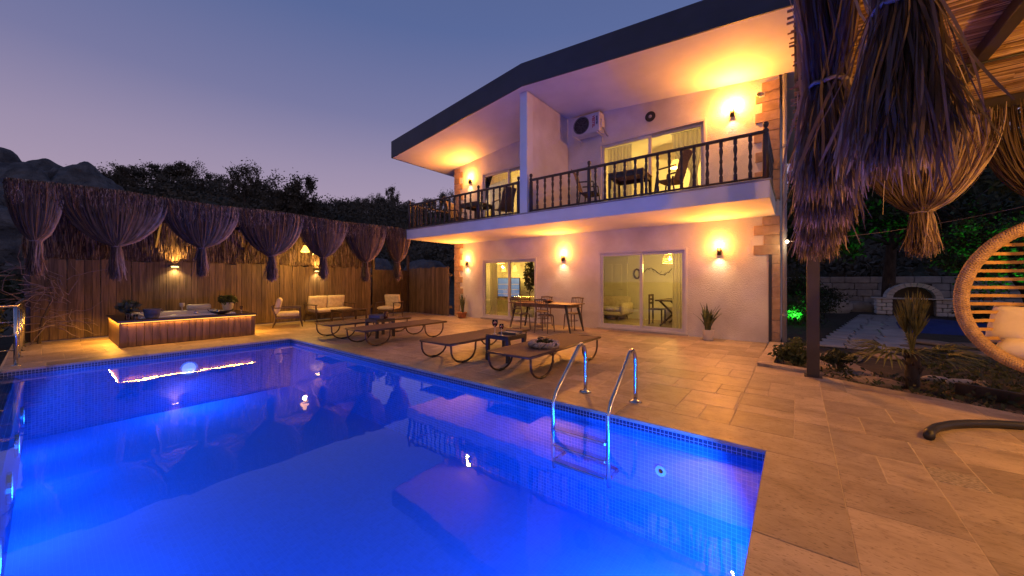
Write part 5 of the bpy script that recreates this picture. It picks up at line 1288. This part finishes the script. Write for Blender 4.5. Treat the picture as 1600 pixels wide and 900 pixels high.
# shrubs
def shrub(name, label, loc, rad, n, leaf, seed, m='leaf', group=None):
    t = thing(name, label, 'shrub', loc, group=group); r = random.Random(seed); b = MB()
    for k in range(9): a = r.uniform(0,6.28); q = r.uniform(.2,.8); b.tube([(0,0,-.02),(rad[0]*q*.5*math.cos(a),rad[1]*q*.5*math.sin(a),rad[2]*.7),(rad[0]*q*math.cos(a),rad[1]*q*math.sin(a),rad[2]*1.5)], [.012,.008,.003], 5)
    b.obj('stem', K['bark'], t)
    rr = np.random.default_rng(seed); nc = max(8, n//45); C = rr.normal(size=(nc,3)); C /= np.linalg.norm(C,axis=1)[:,None]; C *= rr.uniform(.45,1,nc)[:,None]; C = C*np.array(rad)*.85+np.array([0,0,rad[2]])
    P = C[rr.integers(0,nc,n)]+rr.normal(0,.16,(n,3))*np.array(rad); P[:,2] = np.maximum(P[:,2],.01)
    link('leaves', npmesh('leaves', *leafquads(P, leaf, rr), K[m]), t); return t
GS = 'shrubs in the garden beds'
shrub('box_shrub', 'yellow-green shrub in the bed at the villa corner behind the dark post', (-.02,7.62,G0), (.32,.34,.24), 1500, .035, 51, 'leaf', GS)
shrub('box_shrub', 'dark rounded shrub just right of the dark post', (.52,7.75,G0), (.26,.28,.17), 900, .03, 52, 'leafdark', GS)
for i, (x, y, rx, rz_, n, lab) in enumerate(((.05,14.9,.75,.5,2000,'wide dark shrub left of the garden path'),(.1,16.5,.75,.9,3600,'green-lit shrub by the spotlight at the villa side'),(5.6,14.5,1.2,.6,2400,'dark shrub right of the blue cover'),(4.2,17.0,.5,.35,900,'small grey-green shrub in front of the oven pillar'),(.5,19.2,1.1,.65,2400,'broad dark shrub behind the path'),(7.5,12.0,1.4,.8,2600,'dark shrub behind the egg chair'))):
    shrub('garden_shrub', lab, (x,y,G0), (rx,rx*.9,rz_), int(n*1.6), .045, 60+i, 'leafdark', GS)
# ground cover in the bed
r = np.random.default_rng(70); n = 7000; X = r.uniform(.3,5.5,n); Y = r.uniform(6.2,10.2,n); keep = (Y > np.array([edge_y(x) for x in X])+.12) & ~((X < 1.9-(Y-8)*.1) & (Y > 7.6) & (X < 1.6)) & (r.random(n) < .9)
P = np.stack([X, Y, G0+r.uniform(.0,.10,n)], 1)[keep]; V, F = leafquads(P, .035, r)
tag(link('ground_cover', npmesh('ground_cover', V, F, K['leafdark'])), 'low dark ground cover and dry leaves in the planting bed', 'ground cover', kind='stuff')
n = 900; X = r.uniform(.2,2.3,n); Y = np.array([edge_y(x) for x in X])+r.uniform(.02,.4,n)
V = []; F = []
for i in range(n):
    s = r.uniform(.012,.034); o = len(V); c = np.array([X[i],Y[i],G0+.012]); 
    q = [(1,0,0),(-.5,.87,0),(-.5,-.87,0),(0,0,.7)]; V += [tuple(c+s*np.array(k)*r.uniform(.7,1.3)) for k in q]; F += [(o,o+1,o+3),(o+1,o+2,o+3),(o+2,o,o+3)]
tag(link('gravel', npmesh('gravel', V, F, K['flatstone'])), 'loose gravel strip along the paving edge', 'gravel', kind='stuff')
b = MB(); b.prism([(.05,7.0),(.95,6.60),(1.05,7.2),(.75,8.6),(.1,8.6),(.2,7.4)], -.10, -.058); tag(b.obj('gravel_bed', K['flatstone']), kind='structure')
# stepping stones, boulders and edging stones
def blob_stone(rad, seed, sub=2):
    r = random.Random(seed); b = MB(); n, m_ = 12, 7; vs = []; fs = []
    for j in range(m_):
        th = math.pi*j/(m_-1)
        for k in range(n):
            a = 2*math.pi*k/n; q = 1+.16*math.sin(2*a+seed)+.1*math.sin(3*a+seed*2+th*2)+r.uniform(-.07,.07)
            vs.append((rad[0]*q*math.sin(th)**.7*math.cos(a), rad[1]*q*math.sin(th)**.7*math.sin(a), rad[2]*math.cos(th)*(1+r.uniform(-.05,.05))))
    for j in range(m_-1):
        for k in range(n): fs.append((j*n+k, (j+1)*n+k, (j+1)*n+(k+1) % n, j*n+(k+1) % n))
    return b.add(vs, fs)
GST = 'flat stones in the garden'
stones = [(.85,7.05,.34,.2,'flat dark stepping stone beside the gravel'),(.62,8.9,.42,.3,'broad stepping stone in front of the path'),(.05,9.7,.42,.3,'stepping stone behind the corner shrub'),(1.25,9.6,.34,.28,'stepping stone left of the palm crown'),(2.35,12.3,.36,.3,'flat edging stone in front of the blue cover, left one'),(2.95,12.2,.40,.3,'flat edging stone in front of the blue cover, middle one'),(3.6,12.2,.38,.3,'flat edging stone in front of the blue cover, right one'),(2.0,11.2,.3,.25,'flat stone behind the palm'),(2.7,10.9,.3,.22,'flat stone to the right behind the palm'),(1.55,7.75,.12,.08,'small pale stone just right of the palm trunk'),(1.75,7.7,.18,.08,'long pale stone right of the palm'),(1.95,7.75,.14,.07,'small flat stone farther right of the palm')]
for i, (x, y, a, c, lab) in enumerate(stones):
    o = blob_stone((a,c,.05), 80+i).obj('flat_stone', K['stone' if 'pale' in lab else 'flatstone'], None, True, (x,y,G0+.03)); o.rotation_euler[2] = i*.7; tag(o, lab, 'stone', GST)
tm = MB(); tm.cbox(-.55,.55,-.04,.04,0,.14,.008); o = tm.obj('edging_timber', K['darkwood'], None, False, (2.05,6.80,G0)); o.rotation_euler[2] = R(-32); tag(o, 'dark timber edging board in the bed below the egg chair', 'timber')
# path of stone slabs leading to the oven
path = bpy.data.objects.new('path', None); COL.objects.link(path); tag(path, kind='structure')
rp2 = random.Random(9); yq = 10.6
while yq < 21:
    q = (yq-10.6)/10.4; xa, xb = .35+1.75*q, 1.75+1.55*q; nn = 3; dy = .62
    cut = [xa]+[xa+(xb-xa)*(i+rp2.uniform(-.15,.15))/nn for i in range(1,nn)]+[xb]
    for a, c in zip(cut, cut[1:]):
        b = MB(); w_ = (c-a)/2-.012; b.cbox(-w_,w_,-dy/2+.012,dy/2-.012,-.04,.0,.01); b.obj('slab', K['path'], path, loc=((a+c)/2, yq+rp2.uniform(-.03,.03), G0+.045+rp2.uniform(-.006,.006)))
    yq += dy
# fan palm near the paving edge
pm = thing('fan_palm', 'young fan palm with yellowish drooping fronds near the paving edge', 'palm', (1.20,7.05,G0))
b = MB(); r = random.Random(14)
b.tube([(0,0,-.05),(.0,.0,.2),(.01,0,.47)], [.06,.075,.055], 10)
for k in range(26): a = r.uniform(0,6.28); z = r.uniform(.05,.46); b.tube([(.055*math.cos(a),.055*math.sin(a),z),(.10*math.cos(a),.10*math.sin(a),z+.06)], [.018,.006], 5)
b.obj('trunk', K['bark'], pm, True)
def frond(parent, az, el, L_, n, spread, droop):
    b = MB(); dv = Vector((math.cos(az)*math.cos(el), math.sin(az)*math.cos(el), math.sin(el))); s0 = Vector((0,0,.46)); hub = s0+dv*L_*.42-Vector((0,0,droop*.15))
    b.tube([s0, s0.lerp(hub,.5)+Vector((0,0,.03)), hub], [.012,.009,.007], 5)
    side = dv.cross(Vector((0,0,1))); side = side.normalized() if side.length > .1 else Vector((1,0,0)); up = side.cross(dv).normalized()
    for k in range(n):
        f = (k/(n-1)*2-1)*spread; d2 = (dv*math.cos(f)+side*math.sin(f)).normalized(); Lk = L_*.62*(1-.25*abs(f)/spread)*r.uniform(.9,1.08); wv = (side*math.cos(f)-dv*math.sin(f))
        p = [hub]; 
        for q in (.35,.7,1): p.append(hub+d2*Lk*q-Vector((0,0,droop*q*q*Lk*.55))+up*.02*math.sin(k*1.7))
        ws = (.006,.014,.010,.001)
        vs = []
        for pt, wd in zip(p, ws): vs += [pt-wv*wd, pt+up*wd*.5, pt+wv*wd]
        b.add(vs, [(i*3+j, i*3+j+1, i*3+j+4, i*3+j+3) for i in range(3) for j in range(2)])
    b.obj('frond', K['palm'], parent)
for az, el, L_, dr in ((208,34,.80,1.1),(228,22,.85,1.2),(248,30,.75,1.1),(188,28,.7,1.1),(32,32,.80,1.2),(52,24,.85,1.3),(12,26,.75,1.2),(-25,20,.6,1.1)):
    frond(pm, R(az), R(el), L_*1.12, 13, R(52), dr*.8)
for az, el, L_ in ((60,82,.80),(150,80,.74),(240,84,.80),(330,80,.74),(20,86,.84),(200,76,.66),(100,74,.62),(290,73,.62)):
    frond(pm, R(az), R(el), L_, 13, R(20), .04)
# stone garden oven with arch, work slabs and side counter
ov = thing('stone_oven', 'whitewashed stone garden oven with a dark arched mouth', 'oven', (3.75,21.9,G0))
r = random.Random(17)
def stone_block(x0, x1, y0, y1, z0, z1): b = MB(); b.cbox(x0,x1,y0,y1,z0,z1,.025); b.obj('stone_block', K['whitestone'], ov)
for px0, px1 in ((-1.08,-.58),(.62,1.12)):
    z = 0
    for row in range(4):
        h = .165; m1 = px0+(px1-px0)*(.35 if row % 2 else .62)
        stone_block(px0+.008,m1-.008,-.02+r.uniform(-.02,.02),.6,z+.006,z+h-.006); stone_block(m1+.008,px1-.008,-.02+r.uniform(-.02,.02),.6,z+.006,z+h-.006); z += h
b = MB(); b.cbox(-1.14,1.18,-.08,.9,.665,.715); b.obj('shelf_slab', K['whitestone'], ov)
b = MB(); b.box(-.575,.615,.35,.62,0,.66); b.obj('log_recess', K['black'], ov)
n = 13
for k in range(n):
    a0, a1 = math.pi*k/n, math.pi*(k+1)/n; b = MB(); vs = []
    for yv in (-.05+r.uniform(-.015,.015),.75):
        for a, rr_ in ((a0+.012,.60),(a1-.012,.60),(a1-.012,.80),(a0+.012,.80)): vs.append((.02+rr_*1.0*math.cos(a), yv, .716+rr_*.78*math.sin(a)))
    b.add(vs, [(0,1,2,3),(7,6,5,4),(0,4,5,1),(1,5,6,2),(2,6,7,3),(3,7,4,0)]); b.obj('arch_stone', K['whitestone'], ov)
b = MB(); vs = []; fs = []
for i, yv in enumerate((.76,1.5)):
    for k in range(n+1): a = math.pi*k/n; vs.append((.02+(.79-.25*i)*math.cos(a), yv, .716+(.79-.25*i)*.78*math.sin(a)))
fs = [(k,k+1,n+2+k,n+1+k) for k in range(n)] + [tuple(range(n+1,2*n+2))]
b.add(vs, fs); b.obj('dome', K['whitestone'], ov, True)
b = MB(); b.box(-.58,.62,.5,.75,.716,1.3); b.obj('oven_mouth', K['black'], ov)
b = MB(); b.cbox(1.19,2.3,-.06,.7,.62,.67); b.obj('side_counter', K['whitestone'], ov); b = MB(); b.cbox(1.2,2.2,.0,.65,.0,.615); b.obj('counter_base', K['flatstone'], ov)
for k in range(3): b = MB(); b.cbox(1.25+k*.3,1.47+k*.3,.1,.3,.672,.86,.01); b.obj('brick', K['terracotta'], ov)
cv = MB(); q = 14; vs = []; fs = []
for j in range(q+1):
    for i in range(q+1):
        u, v = i/q*2-1, j/q*2-1; e = (1-abs(u)**4)*(1-abs(v)**4); vs.append((u*1.3+.2*v, v*1.5, .28*e**.4+.04*math.sin(u*7+v*5)*e))
fs = [(j*(q+1)+i, j*(q+1)+i+1, (j+1)*(q+1)+i+1, (j+1)*(q+1)+i) for j in range(q) for i in range(q)]
o = cv.add(vs, fs).obj('blue_cover', K['bluecover'], None, True, (3.45,16.2,G0)); o.scale = (.8,1,.8); tag(o, 'dark blue fabric cover spread on the ground in front of the oven', 'cover')
# low stone walls behind, built stone by stone
def stone_wall(x0, x1, y, h, label, seed, bl=.42, bh=.2):
    t = thing('stone_wall', label, 'wall', (x0,y,G0)); r = random.Random(seed); z = 0; var = []
    for k in range(6): b = MB(); b.cbox(0,bl*(.75+.1*k)-.015,-.1+.02*(k % 3),.3,0,bh-.015,.03); var.append((bl*(.75+.1*k), b.mesh('stone_block', K['stone'])))
    while z < h-.05:
        x = -r.uniform(0,.3)
        while x < x1-x0: wv, me = r.choice(var); link('stone_block', me, t, (x,r.uniform(-.03,.03),z)); x += wv
        z += bh
stone_wall(-2.5,9.5,25.6,1.4,'pale dry stone terrace wall behind the garden oven',3,.75,.33)
gr_ = thing('garden_railing', 'thin metal railing in front of the stone wall left of the oven', 'railing', (.2,23.4,G0))
for k in range(7): MB().tube([(k*.42,0,0),(k*.42,0,1.0)], .014, 6).obj('post', K['pvcpipe'], gr_)
for z in (.98,.55): MB().tube([(0,0,z),(2.52,0,z)], .014, 6).obj('rail', K['pvcpipe'], gr_)
GB = 'pale boulders by the garden path'
for i, (x, y, a, lab) in enumerate(((1.15,21.8,.75,'pale boulder left of the oven beyond the path'),(2.2,23.2,.55,'pale boulder beside the oven pillar'),(-.1,22.5,.8,'pale boulder behind the wide shrub'))):
    o = blob_stone((a,a*.7,a*.6),120+i).obj('boulder', K['stone'], None, True, (x,y,G0+a*.3)); tag(o, lab, 'boulder', GB)
# green garden floodlights
def flood(loc, tgt, label, p, cone=56):
    t = thing('garden_spotlight', label, 'spotlight', loc, group='green garden spotlights')
    MB().tube([(0,0,-.05),(0,0,.18)], .012, 6).obj('spike', K['black'], t)
    d = (Vector(tgt)-Vector(loc)-Vector((0,0,.22))).normalized(); c = Vector((0,0,.22))
    b = MB(); b.tube([c-d*.06,c+d*.06], [.04,.055], 12); b.obj('housing', K['black'], t); b = MB(); b.tube([c+d*.0605,c+d*.063], .046, 12); b.obj('lens', K['greenlens'], t)
    l = light('SPOT','green_beam',tuple(c+d*.08), p, (.04,1,.06), t, .04, cone, .9); l.rotation_euler = d.to_track_quat('-Z','Y').to_euler()
K['greenlens'] = mat('green_lens', (.1,.8,.1), emis=(.08,1,.1), estr=3)
flood((-.05,14.4,G0), (-.1,16.6,.95), 'green spotlight lighting the shrubs beside the villa', 420, 74)
flood((6.5,16.3,G0), (5.0,18.0,2.3), 'green spotlight lighting the trees behind the egg chair', 950, 66)
# string light cable and bulb
sg = thing('string_light', 'thin festoon cable sagging from the villa corner across the garden', 'cable', (-.2,9.55,0))
P = []
for k in range(21): q = k/20; P.append((.0+3.6*q, -.1-1.9*q, 2.16+.42*q-.30*math.sin(math.pi*q)*.5))
MB().tube(P, .004, 5).obj('cable', K['cord'], sg, True)
lb = thing('festoon_bulb', 'small bright bulb hanging at the right corner of the villa', 'bulb', (-.16,9.42,2.17))
MB().lathe([(.014,.02),(.016,.07),(.0001,.075)], 10).obj('socket', K['black'], lb); MB().lathe([(.0001,-.045),(.026,-.025),(.03,0),(.016,.02),(.0001,.021)], 12).obj('bulb', K['glowwhite'], lb, True)
light('POINT','bulb_light',(0,-.02,-.06),5,(1,.75,.4),lb,.03)

# ================================================================ hill behind, rocks, woods
def hz(x, y):
    d = math.hypot(x, y); a = math.atan2(y, x)
    q = min(max((d-28)/64,0),1); q = q*q*(3-2*q)
    return G0+q*(15.5+2.2*math.sin(a*5+.4)+1.2*math.sin(a*11))+.7*math.sin(x*.13)*math.cos(y*.11)*q-max(d-105,0)*.12
na, nd = 110, 36; V = []; F = []
for i in range(na+1):
    a = R(50)+R(165)*i/na
    for j in range(nd+1): d = 27+j*3.6; x, y = d*math.cos(a), d*math.sin(a); V.append((x, y, hz(x,y)-.02))
for i in range(na):
    for j in range(nd): F.append((i*(nd+1)+j, i*(nd+1)+j+1, (i+1)*(nd+1)+j+1, (i+1)*(nd+1)+j))
tag(link('hill', npmesh('hill', V, F, K['grassground'], True)), kind='structure')
# wooded slope: reads as one mass
r = np.random.default_rng(88); T = []
while len(T) < 2300:
    a = R(55)+R(155)*r.random(); d = 33+r.random()**.8*72; x, y = d*math.cos(a), d*math.sin(a)
    T.append((x, y, hz(x,y), r.uniform(1.0,2.3)))
T = np.array(T); k = 130; c = np.repeat(np.arange(len(T)), k); U = r.normal(size=(len(c),3)); U /= np.linalg.norm(U,axis=1)[:,None]
lob = 1+.35*np.sin(U[:,0]*5+c)*np.cos(U[:,1]*4+c*2)
P = T[c,:3]+U*(T[c,3]*r.uniform(.45,1,len(c))*lob)[:,None]*np.array([1,1,.8])+np.array([0,0,1])*T[c,3][:,None]*.7
V, F = leafquads(P, .24, r); tag(link('hillside_scrub', npmesh('hillside_scrub', V, F, K['leafhill'])), 'dark scrub and woods covering the hillside', 'woods', kind='stuff')
protos = []
for i, (h, cr, cc) in enumerate(((7,(2.6,2.6,2.4),(0,0,4.6)),(8.5,(2.4,2.4,3.4),(.3,0,5.2)),(6,(3.2,3.0,2.0),(-.4,.2,4.0)),(9,(2.0,2.0,3.6),(0,.2,5.6)))):
    protos.append((grow(200+i, h, (.3,.2), 15, cr, cc, 3600, .17, 'leafhill', .16, .62), h))
PM = [(b.mesh('trunk', K['bark'], True), cm) for (b, cm), h in protos]
GT = 'trees along the hillside skyline'
spots = [(176,74,0,.55,'small round tree beside the right boulder of the rocky outcrop'),(212,78,2,.7,'broad dark tree on the ridge right of the rocky outcrop'),(262,84,2,.75,'broad tree on the ridge above the hot tub lamp'),(290,82,0,.8,'round tree on the ridge above the third straw drape'),(330,84,2,.7,'low broad tree on the ridge right of the third straw drape'),(381,66,1,.9,'tall tree with ragged crown sticking up above the fourth straw drape'),(405,74,0,.7,'round tree close to the right of the tall ragged one'),(448,58,1,1.0,'tallest tree on the ridge, left one of the pair above the pendant lamp'),(476,57,3,.95,'tall slim tree, right one of the pair above the pendant lamp'),(560,92,2,.75,'broad tree on the low ridge left of the roof corner'),(592,94,0,.8,'round tree on the low ridge below the roof corner'),(614,94,3,.8,'slim tree poking up below the left roof corner'),(645,96,2,.75,'broad tree on the ridge above the left balcony end'),(672,88,0,.75,'round tree just left of the upper corner stones'),(697,80,1,.8,'tall tree touching the upper left corner of the villa')]
for i, (px, d, kd, s, lab) in enumerate(spots):
    ux, uy = azi(px); x, y = ux*d, uy*d
    t = thing('hill_tree', lab, 'tree', (x,y,hz(x,y)-.3), i*1.3, GT); t.scale = (s,s,s)
    link('trunk', PM[kd][0], t); link('crown', PM[kd][1], t)
def near_tree(px, d, s, kd, label):
    ux, uy = azi(px); t = thing('hill_tree', label, 'tree', (ux*d,uy*d,hz(ux*d,uy*d)-.2), px, GT); t.scale = (s,)*3; link('trunk', PM[kd][0], t); link('crown', PM[kd][1], t)
near_tree(485,34,1.0,0,'bushy brownish tree right behind the left pergola'); near_tree(425,37,.95,2,'dark tree behind the middle of the left pergola'); near_tree(520,36,.85,2,'low bushy tree behind the pergola, right of the brownish one')
# rock outcrop on the left
GR = 'boulders of the rocky outcrop'
def big_rock(px, d, ztop, rad, seed, label):
    ux, uy = azi(px); r = np.random.default_rng(seed); n, m_ = 64, 44; vs = []; fs = []
    pn = r.normal(size=(18,3)); pn /= np.linalg.norm(pn,axis=1)[:,None]; pd = r.uniform(.72,1.0,18); fq = r.normal(size=(14,3))*np.repeat([3,7,14],[4,5,5])[:,None]; fp = r.uniform(0,6.28,14); fa = np.repeat([.035,.018,.009],[4,5,5])
    for j in range(m_):
        th = math.pi*j/(m_-1)
        for k in range(n):
            a = 2*math.pi*k/n; dv = np.array((math.sin(th)*math.cos(a), math.sin(th)*math.sin(a), math.cos(th)))
            dn = pn@dv; h_ = (np.sum((np.maximum(dn,.02)/pd)**14))**(-1/14)
            q = min(h_, 1.25)*(1+float(np.sum(fa*np.sin(fq@dv+fp))))
            vs.append((rad[0]*dv[0]*q, rad[1]*dv[1]*q, rad[2]*dv[2]*q))
    for j in range(m_-1):
        for k in range(n): fs.append((j*n+k,(j+1)*n+k,(j+1)*n+(k+1) % n,j*n+(k+1) % n))
    b = MB(); b.add(vs, fs); o = b.obj('boulder', K['rock'], None, True, (ux*d,uy*d,ztop-rad[2])); o.rotation_euler = (r.uniform(-.2,.2), r.uniform(-.2,.2), r.uniform(0,6)); tag(o, label, 'boulder', GR)
for i, (px, py, d, rad, lab) in enumerate(((-30,240,52,(4.2,4,3.6),'rounded boulder at the far left edge of the rocky outcrop'),(18,249,50,(2.9,3,2.8),'boulder at the far left top of the rocky outcrop'),(48,262,47,(2.2,2.4,2.2),'small boulder in the cleft of the rocky outcrop'),(70,252,51,(2.5,2.6,3.0),'blocky boulder in the middle of the rocky outcrop'),(100,256,50,(2.6,2.6,2.6),'rounded boulder right of the blocky one on the outcrop'),(138,254,48,(2.6,2.8,3.2),'large rounded boulder at the right of the rocky outcrop'),(160,282,46,(2.0,2.4,2.8),'lower boulder at the right foot of the rocky outcrop'),(30,285,43,(3.2,3,2.8),'broad boulder at the front of the rocky outcrop'),(-15,292,42,(3,3,3),'front boulder cut by the left edge of the picture'),(85,288,44,(3,3,2.6),'front boulder right of the broad one on the outcrop'),(125,304,42,(2.8,2.8,2.6),'front right boulder of the rocky outcrop behind the pergola'),(50,318,39,(4.2,3.4,3),'lowest boulder of the outcrop above the first drapes'),(0,322,38,(3.6,3.2,2.8),'lowest boulder of the outcrop at the left edge'))):
    u = (px-800)/FPX; ln = math.sqrt(1+u*u); zt = CAM_H+(439-py)/FPX/ln*d
    big_rock(px, d, zt, rad, 300+i, lab)
# plants and dry vine by the steel railing
def vine():
    t = thing('dry_vine', 'tangle of dry bare vine twigs at the left end of the board fence', 'vine', (-12.9,.0,0)); r = random.Random(6); b = MB()
    for k in range(46):
        p = Vector((r.uniform(-.25,.25), r.uniform(-.45,.35), r.uniform(.3,1.5))); d = Vector((r.uniform(-.2,.5), r.uniform(-1,1), r.uniform(-.2,1))).normalized(); P = [p.copy()]
        for q in range(7): d = (d+Vector((r.gauss(0,.3),r.gauss(0,.3),r.gauss(-.12,.3)))).normalized(); p = p+d*.13; p.x = max(p.x,-.22); P.append(p.copy())
        b.tube(P, [.010-.001*i for i in range(8)], 4)
    b.obj('twigs', K['cord'], t)
    b = MB(); b.tube([(.05,-.1,0),(.0,-.05,.5),(.05,.1,1.0),(-.02,.0,1.5)], [.03,.026,.02,.012], 6); b.obj('stem', K['bark'], t)
vine()
GP = 'plants beyond the steel railing'
for i, (x, y, rx, rz_, m_, lab) in enumerate(((-13.6,-1.6,.8,.55,'leafdark','dark bush right behind the steel railing'),(-15.5,-1.2,1.3,.9,'leafdark','large dark bush behind the left end of the fence'),(-12.4,-2.6,.7,.5,'leaf','green bush at the left edge beyond the railing'),(-17,-4,1.8,1.1,'leafdark','dark bush farther back at the left edge'))):
    shrub('bush', lab, (x,y,G0), (rx,rx,rz_), 1800, .07, 400+i, m_, GP)
fw = thing('orange_flowers', 'small orange flowers on a plant behind the railing corner', 'flowers', (-12.6,-.75,G0))
r = random.Random(8); b = MB()
for k in range(9): x, y, z = r.uniform(-.3,.3), r.uniform(-.2,.2), r.uniform(.75,1.1); b.lathe([(.0001,0),(.03,.01),(.05,.035),(.0001,.03)], 7, (x,y,z))
b.obj('blossom', K['terracotta'], fw); link('leaves', leafy('leaves', (.4,.3,.4), .6, 260, .06, 15, 'leafdark'), fw)
# boulders and a palm beyond the short fence
for i, (x, y, a, lab) in enumerate(((-15.8,12.5,1.5,'pale boulder showing above the short fence'),(-18.5,11.0,1.7,'pale boulder behind the dark gate'))):
    o = blob_stone((a,a*.8,a*.75),140+i).obj('boulder', K['rock'], None, True, (x,y,1.4)); tag(o, lab, 'boulder', GR)
